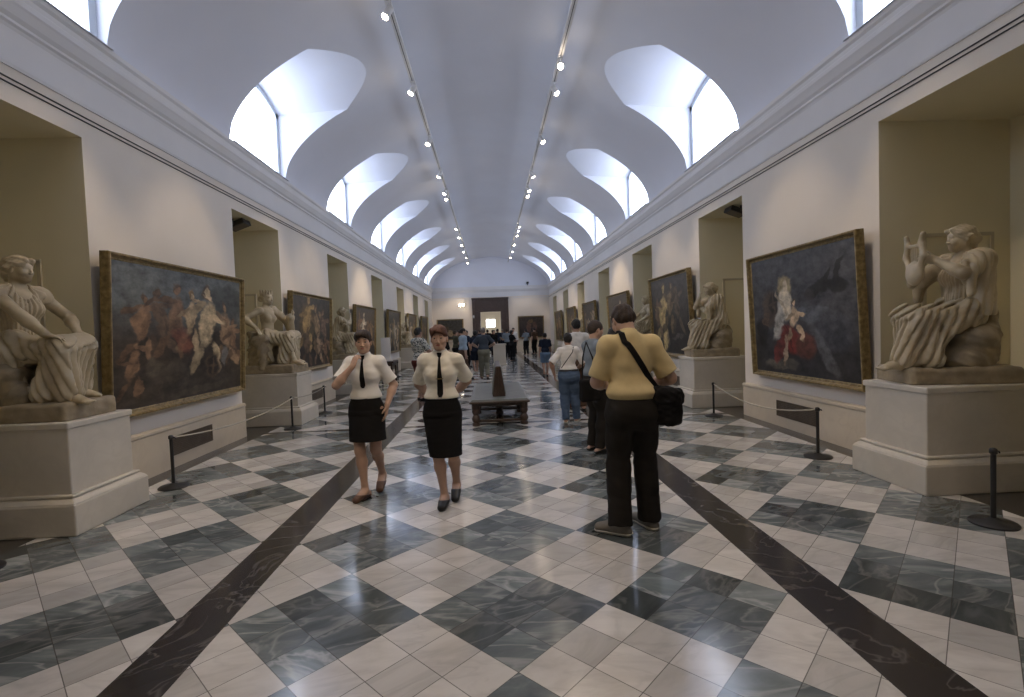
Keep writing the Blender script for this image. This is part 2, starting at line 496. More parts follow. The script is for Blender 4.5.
    def hit(s, p, d, far=0.5):
        """march from outside at p + d*far back towards p, return the first point on the surface"""
        d = np.array(d, float) / np.linalg.norm(d); p = np.array(p, float)
        ts = np.linspace(far, 0, 160)
        v = s.sample(p + ts[:, None] * d)
        k = np.argmax(v < 0)
        if v[k] >= 0: return p + d * 0.1
        if k == 0: return p + d * ts[0]
        t = ts[k-1] + (ts[k] - ts[k-1]) * (v[k-1] / (v[k-1] - v[k]))
        return p + d * t
    def mesh(s, name, m, scale=1.0):
        D = s.D
        ins = D < 0
        a = ins.astype(np.uint8)
        c = (a[:-1, :-1, :-1] + a[1:, :-1, :-1] + a[:-1, 1:, :-1] + a[:-1, :-1, 1:] + a[1:, 1:, :-1] + a[1:, :-1, 1:] + a[:-1, 1:, 1:] + a[1:, 1:, 1:])
        act = (c > 0) & (c < 8)
        I = np.argwhere(act)
        me = bpy.data.meshes.new(name)
        if len(I) == 0: return me
        vid = np.full(act.shape, -1, np.int32)
        vid[act] = np.arange(len(I))
        cor = [(0,0,0),(1,0,0),(0,1,0),(1,1,0),(0,0,1),(1,0,1),(0,1,1),(1,1,1)]
        val = [D[I[:, 0]+x, I[:, 1]+y, I[:, 2]+z] for x, y, z in cor]
        acc = np.zeros((len(I), 3)); cnt = np.zeros(len(I))
        for p, q in ((0,1),(2,3),(4,5),(6,7),(0,2),(1,3),(4,6),(5,7),(0,4),(1,5),(2,6),(3,7)):
            x = (val[p] < 0) != (val[q] < 0)
            t = np.where(x, val[p] / np.where(x, val[p] - val[q], 1), 0)
            cp = np.array(cor[p], float); cq = np.array(cor[q], float)
            acc += np.where(x[:, None], cp + t[:, None] * (cq - cp), 0); cnt += x
        V = (I + acc / cnt[:, None]) * s.h + s.lo
        F = []
        for axs in range(3):
            o1, o2 = (axs + 1) % 3, (axs + 2) % 3
            sl0 = [slice(None)] * 3; sl1 = [slice(None)] * 3
            sl0[axs] = slice(0, -1); sl1[axs] = slice(1, None)
            A = ins[tuple(sl0)]; B = ins[tuple(sl1)]
            E_ = np.argwhere(A != B)
            ok = (E_[:, o1] > 0) & (E_[:, o2] > 0) & (E_[:, o1] < s.n[o1]-1) & (E_[:, o2] < s.n[o2]-1)
            E_ = E_[ok]
            sg = A[E_[:, 0], E_[:, 1], E_[:, 2]]
            def cell(d1, d2):
                J = E_.copy(); J[:, o1] -= d1; J[:, o2] -= d2
                return vid[J[:, 0], J[:, 1], J[:, 2]]
            q = np.stack([cell(1, 1), cell(0, 1), cell(0, 0), cell(1, 0)], 1)
            q[~sg] = q[~sg][:, ::-1]
            F.append(q)
        F = np.concatenate(F)
        F = F[(F >= 0).all(1)]
        V = V * scale
        me.vertices.add(len(V)); me.vertices.foreach_set('co', V.astype(np.float32).ravel())
        me.loops.add(F.size); me.loops.foreach_set('vertex_index', F.astype(np.int32).ravel())
        me.polygons.add(len(F)); me.polygons.foreach_set('loop_start', np.arange(0, F.size, 4, dtype=np.int32))
        me.polygons.foreach_set('use_smooth', np.ones(len(F), bool))
        me.update(calc_edges=True); me.validate()
        me.materials.append(m)
        return me

def waves(P, freq, seed, n=5):
    rs = np.random.RandomState(seed)
    out = 0
    for i in range(n):
        d = rs.normal(size=3); d /= np.linalg.norm(d)
        out = out + np.sin(P @ d * freq * rs.uniform(0.6, 1.5) + rs.uniform(0, 6.28))
    return out / n

def V3(*a): return np.array(a, float)
def unit(v): v = np.array(v, float); return v / (np.linalg.norm(v) + 1e-9)
def rotx(a): c, s_ = math.cos(a), math.sin(a); return np.array([[1,0,0],[0,c,-s_],[0,s_,c]])
def rotz(a): c, s_ = math.cos(a), math.sin(a); return np.array([[c,-s_,0],[s_,c,0],[0,0,1]])
def roty(a): c, s_ = math.cos(a), math.sin(a); return np.array([[c,0,s_],[0,1,0],[-s_,0,c]])

def two_bone(a, t, l1, l2, pole):
    d = t - a; L = np.linalg.norm(d)
    if L > (l1 + l2) * 0.998:
        t = a + d / L * (l1 + l2) * 0.998; d = t - a; L = np.linalg.norm(d)
    u = d / L
    x = (l1*l1 - l2*l2 + L*L) / (2*L)
    h = math.sqrt(max(l1*l1 - x*x, 0))
    p = np.array(pole, float); p = unit(p - u * (p @ u))
    return a + u*x + p*h, t

# Figures are built 1.7 m tall, facing +y, their right hand at +x, and scaled afterwards.
def skeleton(female=False, pelvis=(0, 0, 0.90), lean=0.0, side=0.0, twist=0.0, head_yaw=0.0, head_pitch=0.0, neck_lean=0.12,
             feet=None, arms=None, hip_w=0.09, sh=None, leg_pole=(0, 1, 0.05)):
    J = {'female': female}
    pel = V3(*pelvis)
    if abs(pelvis[2] - 0.9) < 0.02: pel[2] += 0.015
    B = rotz(twist) @ rotx(-lean) @ roty(side)
    J['pel'] = pel; J['B'] = B
    J['waist'] = pel + rotx(-lean * 0.5) @ V3(0, 0, 0.15)
    J['chest'] = J['waist'] + B @ V3(0, 0, 0.19)
    J['neck'] = J['waist'] + B @ V3(0, -0.015, 0.385)
    sw = sh or (0.142 if female else 0.166)
    Hd = rotz(twist * 0.5 + head_yaw) @ rotx(-(lean * 0.4 + head_pitch))
    J['Hd'] = Hd
    J['head'] = J['neck'] + (rotz(twist) @ rotx(-(lean * 0.8 + neck_lean + 0.5 * head_pitch))) @ V3(0, 0, 0.05) + Hd @ V3(0, 0.012, 0.095)
    for s_, n in ((1, 'R'), (-1, 'L')):
        J['sh' + n] = J['waist'] + B @ V3(s_ * sw, -0.012, 0.312)
        J['hip' + n] = pel + V3(s_ * hip_w, 0, -0.03)
        f = (feet or {}).get(n, (s_ * 0.1, 0.0, 0.0, 0.12 * s_, 0.0))
        # foot: x, y, lift of the heel, outward yaw, base height
        x, y, lift, yw, z0 = f
        an = V3(x, y, 0.085 + lift + z0)
        kn, an = two_bone(J['hip' + n], an, 0.41, 0.405, leg_pole)
        J['kn' + n] = kn; J['an' + n] = an
        tip = rotz(-yw) @ V3(0, 1, 0)
        J['toe' + n] = an + tip * 0.165 + V3(0, 0, -0.055 - lift * 0.95)
        J['heel' + n] = an - tip * 0.045 + V3(0, 0, -0.05)
        J['tip' + n] = tip
        a = (arms or {}).get(n)
        if a is None:
            a = dict(w=(s_ * (sw + 0.07), 0.04, 0.80), pole=(s_ * 0.5, -1, 0), d=(0, 0.15, -1), n=(-s_, 0, 0), curl=0.45)
        w = V3(*a['w'])
        el, w = two_bone(J['sh' + n], w, 0.29, 0.25, a.get('pole', (s_, -1, 0)))
        J['el' + n] = el; J['wr' + n] = w
        J['hd' + n] = unit(a.get('d', w - el)); J['hn' + n] = unit(a.get('n', (-s_, 0, 0))); J['curl' + n] = a.get('curl', 0.5)
    return J

def add_torso(F, J, inf=0.0, bust=True, k=0.035, belly=0.0, wide=1.0):
    B = J['B']; f = J['female']
    ch, wa, pe = J['chest'], J['waist'], J['pel']
    cx = (0.132 if f else 0.152) * wide
    F.ell(ch + B @ V3(0, 0, 0.0), (cx + inf, 0.098 + inf, 0.17 + inf), k, R=B.T)
    F.ell(ch + B @ V3(0, -0.008, 0.09), ((0.125 if f else 0.150) * wide + inf, 0.078 + inf, 0.075 + inf), k, R=B.T)
    F.ell(wa, ((0.112 if f else 0.14) * wide + inf, 0.088 + belly * 0.4 + inf, 0.13 + inf), k, R=B.T)
    if belly: F.ell(wa + V3(0, 0.03 + belly * 0.5, -0.02), (0.125 * wide + inf, 0.075 + belly * 0.5 + inf, 0.12 + inf), k)
    F.ell(pe + V3(0, -0.005, -0.005), ((0.158 if f else 0.15) * wide + inf, 0.108 + inf, 0.125 + inf), k)
    for s_ in (1, -1):
        F.ell(pe + V3(s_ * 0.07, -0.06, -0.04), (0.085 + inf, 0.075 + inf, 0.09 + inf), k)
        if f and bust:
            F.ell(ch + B @ V3(s_ * 0.066, 0.075, -0.005), (0.054 + inf * 0.5, 0.043 + inf * 0.5, 0.054 + inf * 0.5), 0.045, R=B.T)
        elif bust:
            F.ell(ch + B @ V3(s_ * 0.075, 0.06, 0.03), (0.075 + inf * 0.7, 0.04 + inf * 0.7, 0.055 + inf * 0.7), 0.04, R=B.T)
    for n in 'LR':
        F.cap(J['neck'] + B @ V3(0, -0.012, -0.02), J['sh' + n] + B @ V3(0, 0, 0.0), 0.044 + inf, 0.042 + inf, k)

def add_arm(F, J, n, inf=0.0, frac=1.0, build=1.0, k=0.03, flat=False, flare=0.0):
    sh, el, wr = J['sh' + n], J['el' + n], J['wr' + n]
    r = (0.05, 0.039, 0.041, 0.026) if J['female'] else (0.058, 0.046, 0.047, 0.031)
    r = [q * build for q in r]
    F.ell(sh, (r[0] * 1.12 + inf,) * 3, k)
    if frac < 1.0:
        e = sh + (el - sh) * frac
        F.cap(sh, e, r[0] + inf, r[1] + inf + flare, k, flat='b' if flat else None)
        return e
    F.cap(sh, el, r[0] + inf, r[1] + inf, k)
    m = el + (wr - el) * 0.3
    F.cap(el, m, r[1] * 0.98 + inf, r[2] + inf, k)
    F.cap(m, wr, r[2] + inf, r[3] + inf, k)

def add_hand(F, J, n, h):
    """palm, four fingers of unequal length with two bends each, and a thumb that leaves the side of the palm"""
    w, d, nn, c = J['wr' + n], J['hd' + n], J['hn' + n], J['curl' + n]
    nn = unit(nn - d * (nn @ d))
    th = np.cross(nn, d) * (-1 if n == 'R' else 1)      # towards the thumb
    fr = max(0.0083 if not J['female'] else 0.0076, 0.62 * h)
    F.cap(w - d * 0.01, w + d * 0.03, 0.026, 0.03, 0.02, squash=(nn, 0.62))
    F.cap(w + d * 0.03 - th * 0.006, w + d * 0.075, 0.033, 0.037, 0.02, squash=(nn, 0.42))
    for i, (off, L, cc) in enumerate(((0.030, 0.074, 0.9), (0.0105, 0.083, 1.0), (-0.009, 0.077, 1.08), (-0.027, 0.061, 1.2))):
        p = w + d * (0.088 - abs(off - 0.008) * 0.25) + th * off
        a = c * cc * 0.55
        dir_ = unit(d + th * off * 2.0)
        for j, fr_ in enumerate((0.44, 0.32, 0.24)):
            ax = dir_ * math.cos(a) + nn * math.sin(a)
            q = p + ax * L * fr_
            F.cap(p, q, fr * (1.08 - 0.1*j), fr * (1.0 - 0.1*j), 0.004)
            p = q; a += c * cc * 0.85
    p = w + d * 0.022 + th * 0.024 + nn * 0.004
    ax = unit(d * 0.72 + th * 0.62 + nn * 0.3)
    q = p + ax * 0.045
    F.cap(p, q, fr * 1.6, fr * 1.25, 0.012)
    ax2 = unit(ax + d * 0.35 + nn * 0.35 * c)
    F.cap(q, q + ax2 * 0.03, fr * 1.2, fr * 1.0, 0.004)

def add_leg(F, J, n, inf=0.0, k=0.04, build=1.0, end=None, hem=None):
    """end: None for the whole leg; hem: radius of the cloth at the ankle"""
    hip, kn, an = J['hip' + n], J['kn' + n], J['an' + n]
    b = build
    F.cap(hip, hip + (kn - hip) * 0.55, 0.086*b + inf, 0.07*b + inf, k)
    if end is not None and end <= 1.0:
        e = hip + (kn - hip) * end
        F.cap(hip, e, 0.09*b + inf, 0.076*b + inf, k, flat='b')
        return e
    F.cap(hip + (kn - hip) * 0.5, kn, 0.071*b + inf, 0.053*b + inf, k)
    fw = unit(np.cross(np.cross(an - kn, V3(0, 1, 0)), an - kn)) if abs((an - kn)[1]) < 0.35 else V3(0, 0, 1)
    if hem is None:
        c = kn + (an - kn) * 0.3 - fw * 0.014
        F.cap(kn, c, 0.05*b + inf, 0.054*b + inf, 0.03)
        F.cap(c, an + (kn - an) * 0.12, 0.053*b + inf, 0.033*b + inf, 0.03)
        F.cap(an + (kn - an) * 0.12, an, 0.033*b + inf, 0.034*b + inf, 0.02)
    else:
        e = kn + (an - kn) * (1.0 if end is None else end - 1.0)
        F.cap(kn, kn + (an - kn) * 0.35 - fw * 0.014, 0.055*b + inf, 0.056*b + inf, 0.03)
        F.cap(kn, e, 0.058*b + inf, hem, k, flat='b')

def add_foot(F, J, n, inf=0.0, toes=False):
    an, toe, heel = J['an' + n], J['toe' + n], J['heel' + n]
    tp = J['tip' + n]
    F.cap(an, an + V3(0, 0, -0.03), 0.034 + inf, 0.036 + inf, 0.02)
    F.cap(heel, an * 0.5 + toe * 0.5 + V3(0, 0, -0.01), 0.034 + inf, 0.036 + inf, 0.02)
    F.cap(an + tp * 0.02 + V3(0, 0, -0.01), toe, 0.036 + inf, 0.026 + inf, 0.02, squash=(np.cross(tp, V3(0, 0, 1)), 1.25))
    if toes:
        sd = np.cross(tp, V3(0, 0, 1))
        for i in range(5):
            o = (i - 2) * 0.017 * (1 if n == 'R' else -1)
            p = toe + sd * o
            F.cap(p, p + tp * (0.035 - 0.006 * i), 0.013, 0.010 + (0.003 if i == 0 else 0), 0.006)

def add_head(F, J, detail=True):
    c, R = J['head'], J['Hd']
    P = lambda x, y, z: c + R @ V3(x, y, z)
    RT = R.T
    fm = J['female']
    F.cap(J['neck'] + V3(0, 0, -0.03), P(0, -0.022, -0.05), 0.054 if fm else 0.062, 0.048 if fm else 0.057, 0.03)
    F.ell(P(0, -0.012, 0.022), (0.073, 0.092, 0.083), 0.02, R=RT)
    F.ell(P(0, 0.022, -0.032), (0.060, 0.068, 0.080), 0.03, R=RT)
    F.ell(P(0, 0.055, -0.088), (0.034, 0.034, 0.024) if not fm else (0.027, 0.03, 0.022), 0.035, R=RT)
    for s_ in (1, -1):
        F.cap(P(s_ * (0.048 if not fm else 0.042), 0.0, -0.06), P(s_ * 0.018, 0.055, -0.088), 0.022 if not fm else 0.018, 0.018 if not fm else 0.015, 0.03)
        F.ell(P(s_ * 0.040, 0.058, -0.03), (0.024, 0.022, 0.022), 0.025, R=RT)
    if detail:
        F.cap(P(-0.034, 0.078 if not fm else 0.074, 0.024), P(0.034, 0.078 if not fm else 0.074, 0.024), 0.012, 0.012, 0.02)
        for s_ in (1, -1):
            F.ell(P(s_ * 0.031, 0.098, 0.003), (0.017, 0.017, 0.011), 0.014, 'sub', R=RT)
            F.cap(P(s_ * 0.022, 0.0795, 0.009), P(s_ * 0.041, 0.075, 0.0085), 0.0085, 0.008, 0.004)
            F.cap(P(s_ * 0.022, 0.0765, -0.009), P(s_ * 0.041, 0.073, -0.008), 0.006, 0.006, 0.004)
        F.cap(P(0, 0.086, 0.012), P(0, 0.108 if not fm else 0.104, -0.034), 0.0075, 0.0118 if not fm else 0.0095, 0.012)
        for s_ in (1, -1): F.ell(P(s_ * 0.012, 0.099, -0.038), (0.008, 0.010, 0.008), 0.006, R=RT)
        F.cap(P(-0.019, 0.086, -0.058), P(0.019, 0.086, -0.058), 0.006, 0.006, 0.008)
        F.cap(P(-0.015, 0.085, -0.070), P(0.015, 0.085, -0.070), 0.007, 0.007, 0.008)
        F.cap(P(-0.022, 0.097, -0.0638), P(0.022, 0.097, -0.0638), 0.0035, 0.0035, 0.004, 'sub')
    for s_ in (1, -1):
        F.ell(P(s_ * 0.076, -0.006, -0.012), (0.010, 0.019, 0.031), 0.008, R=RT)
        F.ell(P(s_ * 0.086, -0.002, -0.010), (0.007, 0.010, 0.017), 0.006, 'sub', R=RT)

def hair_field(J, h, style, seed=1):
    c, R = J['head'], J['Hd']
    P = lambda x, y, z: c + R @ V3(x, y, z)
    F = Field(c - 0.22, c + 0.22, h)
    RT = R.T
    F.ell(P(0, -0.016, 0.030), (0.083, 0.102, 0.090), 0.02, R=RT)
    if style == 'bob':
        F.ell(P(0, -0.045, -0.025), (0.086, 0.072, 0.085), 0.03, R=RT)
    elif style == 'crop':
        F.ell(P(0.006, 0.018, 0.072), (0.074, 0.084, 0.048), 0.04, R=RT)
        F.ell(P(0.022, 0.066, 0.066), (0.05, 0.032, 0.028), 0.03, R=RT)
        F.ell(P(0, -0.05, -0.01), (0.074, 0.06, 0.06), 0.03, R=RT)
    elif style == 'short':
        F.ell(P(0, -0.05, -0.015), (0.073, 0.058, 0.06), 0.03, R=RT)
    elif style == 'statue':
        for s_ in (1, -1):
            for a in range(5):
                t = a / 4
                F.ell(P(s_ * (0.03 + 0.052 * t), 0.072 - 0.1 * t, 0.068 - 0.055 * t), (0.024, 0.028, 0.024), 0.012, R=RT)
        F.ell(P(0, -0.11, -0.02), (0.05, 0.045, 0.045), 0.02, R=RT)
        F.ell(P(0, -0.08, -0.06), (0.05, 0.04, 0.05), 0.03, R=RT)
    elif style == 'crown':
        F.ell(P(0, -0.10, 0.0), (0.055, 0.05, 0.06), 0.02, R=RT)
        for a in range(12):
            t = 2 * PI * a / 12
            b = P(0.075 * math.sin(t), -0.015 + 0.09 * math.cos(t), 0.075)
            F.cap(b, b + R @ V3(0.012 * math.sin(t), 0.012 * math.cos(t), 0.06), 0.016, 0.010, 0.008)
    # face opening
    fr = 0.062 if style in ('statue', 'crown') else 0.072
    n = R @ unit(V3(0, 0.86, -0.5))
    if style in ('statue', 'crown'):
        F.ell(P(0, 0.10, -0.045), (0.064, 0.085, 0.10), 0.006, 'sub', R=RT)
    else:
        F.ell(P(0, 0.105, -0.045), (0.070 if style != 'bob' else 0.062, 0.088, 0.108), 0.008, 'sub', R=RT)
        for s_ in (1, -1):
            if style != 'bob': F.ell(P(s_ * 0.085, 0.0, -0.045), (0.03, 0.035, 0.05), 0.008, 'sub', R=RT)
    F.cut(P(0, 0, -0.085 if style != 'bob' else -0.10), R @ V3(0, 0.25, -1))
    st_ = style in ('statue', 'crown')
    F.wrinkle(lambda Q: (0.010 * waves(Q - c, 85, seed, 4) + 0.005 * waves(Q - c, 170, seed + 1)) if st_ else 0.007 * waves((Q - c) * np.array([1, 0.5, 0.6]), 150, seed, 4), 0.04)
    return F
# ------------------------------------------------------------------ people
SKIN = {
    'fair': simple('skin_fair', (0.47, 0.30, 0.215), 0.5, 0.05, 9, spec=0.4),
    'tan': simple('skin_tan', (0.36, 0.21, 0.14), 0.5, 0.05, 9, spec=0.4),
}
HAIR = {
    'brown': simple('hair_dark_brown', (0.035, 0.022, 0.015), 0.75, 0.3, 40, 0.5, 120),
    'black': simple('hair_black', (0.014, 0.012, 0.011), 0.75, 0.3, 40, 0.5, 120),
    'red': simple('hair_reddish_brown', (0.10, 0.042, 0.024), 0.75, 0.3, 40, 0.5, 120),
    'grey': simple('hair_greying', (0.14, 0.12, 0.10), 0.5, 0.3, 40, 0.5, 120),
}
M['lips'] = simple('lips', (0.36, 0.13, 0.10), 0.4, 0.05, 20)
def eye_material():
    m, nt, b = mat('eye_white_and_iris')
    b.inputs['Roughness'].default_value = 0.15
    b.inputs['Base Color'].default_value = (0.45, 0.41, 0.37, 1)
    return m
M['eye'] = eye_material()
M['iris'] = simple('dark_iris', (0.03, 0.02, 0.015), 0.2, 0.1, 20)
CLOTH = {}
def cloth(key, col, rough=0.85, var=0.08, scale=10):
    if key not in CLOTH: CLOTH[key] = simple('cloth_' + key, col, rough, var, scale, 0.12, 160, spec=0.5 if key.startswith('shoe') else 0.12)
    return CLOTH[key]
cloth('white', (0.74, 0.71, 0.66)); cloth('cream', (0.74, 0.69, 0.58)); cloth('yellow', (0.62, 0.49, 0.26))
cloth('black', (0.012, 0.011, 0.011)); cloth('darktrouser', (0.024, 0.021, 0.018)); cloth('navy', (0.018, 0.022, 0.035))
cloth('jeans', (0.075, 0.11, 0.17), 0.85, 0.2, 14); cloth('bluejeans', (0.05, 0.08, 0.16), 0.85, 0.2, 14); cloth('lightblue', (0.30, 0.37, 0.43))
cloth('greyblue', (0.19, 0.22, 0.25)); cloth('slate', (0.06, 0.07, 0.085)); cloth('khaki', (0.20, 0.19, 0.14)); cloth('blueshorts', (0.14, 0.20, 0.28))
cloth('maroon', (0.12, 0.035, 0.028)); cloth('brown', (0.10, 0.06, 0.04)); cloth('olive', (0.09, 0.085, 0.055)); cloth('red', (0.22, 0.05, 0.04))
cloth('shoeblack', (0.01, 0.009, 0.009), 0.35); cloth('shoebrown', (0.11, 0.05, 0.025), 0.45); cloth('sneaker', (0.20, 0.18, 0.15), 0.7); cloth('sole', (0.50, 0.47, 0.40), 0.7)
def pattern_material():
    m, nt, b = mat('cloth_black_and_white_print')
    tc = N(nt, 'ShaderNodeTexCoord')
    vo = N(nt, 'ShaderNodeTexVoronoi'); vo.inputs['Scale'].default_value = 24
    nt.links.new(tc.outputs['Object'], vo.inputs['Vector'])
    r = ramp(nt, [(0.40, (0.05, 0.06, 0.06)), (0.46, (0.55, 0.54, 0.48))]); r.color_ramp.interpolation = 'LINEAR'
    nt.links.new(vo.outputs['Distance'], r.inputs['Fac'])
    nt.links.new(r.outputs['Color'], b.inputs['Base Color'])
    b.inputs['Roughness'].default_value = 0.85
    return m
CLOTH['print'] = pattern_material()

def cloth_folds(seed, amp, J=None):
    def fn(Q):
        q = Q * np.array([1, 1, 0.45])
        return amp * (waves(q, 34, seed) + 0.6 * waves(Q * np.array([1, 1, 1.6]), 60, seed + 5))
    return fn

def ball(name, c, r, m, parent, squash=(1, 1, 1), R=None):
    mb = MB()
    n, k = 14, 9
    vs = []; fs = []
    for i in range(k + 1):
        a = PI * i / k
        for j in range(n):
            t = 2 * PI * j / n
            p = np.array([math.sin(a) * math.cos(t) * squash[0], math.sin(a) * math.sin(t) * squash[1], math.cos(a) * squash[2]]) * r
            if R is not None: p = R @ p
            vs.append(p + c)
    for i in range(k):
        for j in range(n):
            fs.append((i*n+j, (i+1)*n+j, (i+1)*n+(j+1) % n, i*n+(j+1) % n))
    mb.add(vs, fs)
    return mb.build(name, m, parent, smooth=True)

def ribbon_on(F, pts_dirs, width, axis, off=0.006, thick=0.004):
    """a flat band laid on the field's surface: (start point, outward direction) pairs"""
    hits = [F.hit(p, d) + unit(d) * off for p, d in pts_dirs]
    vs = []; fs = []
    m = len(hits)
    for k, p in enumerate(hits):
        t = unit(hits[min(k+1, m-1)] - hits[max(k-1, 0)])
        o = unit(pts_dirs[k][1]); o = unit(o - t * (o @ t))
        s_ = np.cross(t, o) * width * 0.5
        vs += [p - s_, p + s_, p + s_ + o * thick, p - s_ + o * thick]
    for k in range(m - 1):
        a, b = 4*k, 4*(k+1)
        for i in range(4):
            j = (i + 1) % 4
            fs.append((a+i, a+j, b+j, b+i))
    fs += [(3, 2, 1, 0), (4*(m-1), 4*(m-1)+1, 4*(m-1)+2, 4*(m-1)+3)]
    return vs, fs

def person(label, x, y, heading, H, J, top='white', bottom='black', bottom_kind='trousers', hair='brown', hair_style='short', skin='fair',
           sleeve=0.72, shoes='shoeblack', h=0.011, eyes=False, group=None, belly=0.0, wide=1.0, hem=0.0, top_z=None, seed=1, tie=False,
           skirt=None, short_end=0.8, belt=None, leg_hem=0.066, tucked=True, sneakers=False, collar=False, sandals=False, legs_build=1.0):
    sc = H / 1.7
    root = empty('person', (x, y, 0), heading, label, 'person', group)
    lo = np.array([-0.48, -0.42, -0.02]); hi = np.array([0.48, 0.48, 1.76])
    B = J['B']
    # body
    F = Field(lo, hi, h)
    add_torso(F, J, 0, True, 0.035, belly, min(wide, 1.03) if bottom_kind == 'skirt' else wide)
    for n in 'LR':
        add_arm(F, J, n); add_hand(F, J, n, h); add_leg(F, J, n, build=legs_build); add_foot(F, J, n)
    add_head(F, J)
    F.cut((0, 0, 0.004), (0, 0, -1))
    body = add_obj('body', F.mesh('body', SKIN[skin], sc), None, root)
    # top
    waist_z = top_z if top_z is not None else 1.0
    T = Field(lo, hi, h)
    add_torso(T, J, 0.013, True, 0.04, belly, wide)
    for n in 'LR':
        if sleeve >= 1.0:
            add_arm(T, J, n, 0.014, k=0.05)
            T.cut(J['wr' + n] - unit(J['wr' + n] - J['el' + n]) * 0.01, J['wr' + n] - J['el' + n]) if False else None
        else:
            add_arm(T, J, n, 0.010, sleeve, k=0.035, flat=True, flare=0.024)
    if collar:
        a = J['neck'] + B @ V3(0, 0.0, -0.02); b = J['neck'] + B @ V3(0, 0.012, 0.035)
        T.cap(a, b, 0.073, 0.064, 0.012, flat='b')
    T.wrinkle(cloth_folds(seed, 0.006 if h < 0.008 else 0.004))
    if tucked:
        for s_ in (1,):
            T.ell(J['pel'] + V3(0, 0, 0.12), ((0.142 if J['female'] else 0.158) * wide + belly * 0.35, 0.118 + belly * 0.6, 0.06), 0.05)
    T.cut((0, 0, waist_z - hem), (0, 0, -1))
    top_m = CLOTH[top]
    shirt = add_obj('shirt', T.mesh('shirt', top_m, sc), None, root)
    # lower garment
    L = Field(lo * np.array([1, 1, 1]), np.array([0.48, 0.48, 1.15]), h)
    nm = bottom_kind
    if bottom_kind == 'skirt':
        zt, zb, rt, rb = skirt      # top, hem, radii at the top, radii at the hem
        pe = J['pel']
        mid = (J['knL'] + J['knR']) / 2
        L.cone(0.86, zt, (pe[0], pe[1] - 0.008), (pe[0], pe[1]), (rt[0] + 0.032, rt[1] + 0.025), rt, 0)
        L.cone(zb, 0.87, (mid[0], mid[1] * 0.8), (pe[0], pe[1] - 0.008), rb, (rt[0] + 0.032, rt[1] + 0.025), 0.03)
        L.ell(pe + V3(0, -0.005, -0.005), (0.172, 0.120, 0.135), 0.04)
        for s_ in (1, -1): L.ell(pe + V3(s_ * 0.07, -0.06, -0.04), (0.094, 0.085, 0.1), 0.04)
        for n in 'LR': L.cap(J['hip' + n] + V3(0, 0, -0.06), J['kn' + n], 0.090 * legs_build, 0.072 * legs_build, 0.03)
        L.wrinkle(cloth_folds(seed + 2, 0.004))
        L.cut((0, 0, waist_z + 0.008), (0, 0, 1)); L.cut((0, 0, zb), (0, 0, -1))
    else:
        pe = J['pel']
        L.ell(pe + V3(0, 0, 0.05), ((0.162 if J['female'] else 0.158) * wide + 0.014, 0.112 + 0.014 + belly * 0.3, 0.14), 0.05)
        L.ell(pe + V3(0, -0.005, -0.03), (0.165 * wide + 0.012, 0.12 + 0.012, 0.12), 0.05)
        for s_ in (1, -1): L.ell(pe + V3(s_ * 0.072, -0.066, -0.04), (0.092, 0.08, 0.095), 0.05)
        for n in 'LR':
            if bottom_kind == 'shorts':
                add_leg(L, J, n, 0.024, 0.05, 1.0, short_end)
            else:
                add_leg(L, J, n, 0.022, 0.04, legs_build, 2.04, leg_hem)
        L.wrinkle(cloth_folds(seed + 2, 0.007 if h < 0.008 else 0.004))
        L.cut((0, 0, waist_z + 0.008), (0, 0, 1))
        L.cut((0, 0, 0.012), (0, 0, -1))
    add_obj(nm, L.mesh(nm, CLOTH[bottom], sc), None, root)
    if belt:
        Bf = Field((-0.4, -0.35, waist_z - 0.03), (0.4, 0.35, waist_z + 0.06), h)
        Bf.ell(J['pel'] + V3(0, 0, 0.05), (0.164 * wide + 0.016, 0.134 + belly * 0.3, 0.17), 0)
        Bf.cut((0, 0, waist_z + 0.03), (0, 0, 1)); Bf.cut((0, 0, waist_z - 0.008), (0, 0, -1))
        add_obj('belt', Bf.mesh('belt', CLOTH[belt], sc), None, root)
    # shoes
    for n in 'LR':
        an, toe, heel = J['an' + n], J['toe' + n], J['heel' + n]
        c = (heel + toe) / 2
        S = Field(np.minimum(np.minimum(heel, toe), an) - 0.09, np.maximum(np.maximum(heel, toe), an) + 0.09, min(h, 0.007))
        tp = J['tip' + n]
        sdv = np.cross(tp, V3(0, 0, 1))
        S.cap(heel, (heel + toe) / 2, 0.042, 0.042, 0.02)
        S.cap(an + tp * 0.03 + V3(0, 0, -0.02), toe, 0.044, 0.034, 0.02, squash=(sdv, 1.2))
        if sneakers: S.cap(an + V3(0, 0, 0.0), an + V3(0, 0, -0.03), 0.046, 0.046, 0.02)
        if not sneakers:
            # low cut: the instep stays bare
            S.cut(an * 0.55 + toe * 0.45 + V3(0, 0, 0.012 if not sandals else -0.004), unit(V3(0, 0, 1) - tp * 0.25))
        S.cut((0, 0, 0.0), (0, 0, -1))
        sh = add_obj('shoe', S.mesh('shoe', CLOTH[shoes], sc), None, root)
        if sneakers:
            S2 = Field(np.minimum(heel, toe) - 0.09, np.maximum(heel, toe) + 0.09, 0.006)
            S2.cap(heel, toe, 0.048, 0.042, 0, squash=(sdv, 1.15))
            S2.cut((0, 0, 0.0), (0, 0, -1))
            nrm = unit(np.cross(sdv, toe - heel)); nrm = nrm if nrm[2] > 0 else -nrm
            S2.cut((heel + toe) / 2 - nrm * 0.012, nrm)
            add_obj('sole', S2.mesh('sole', CLOTH['sole'], sc), None, sh)['label'] = 'pale rubber sole'
    # hair
    add_obj('hair', hair_field(J, max(0.005, h * 0.8), hair_style, seed).mesh('hair', HAIR[hair], sc), None, root)
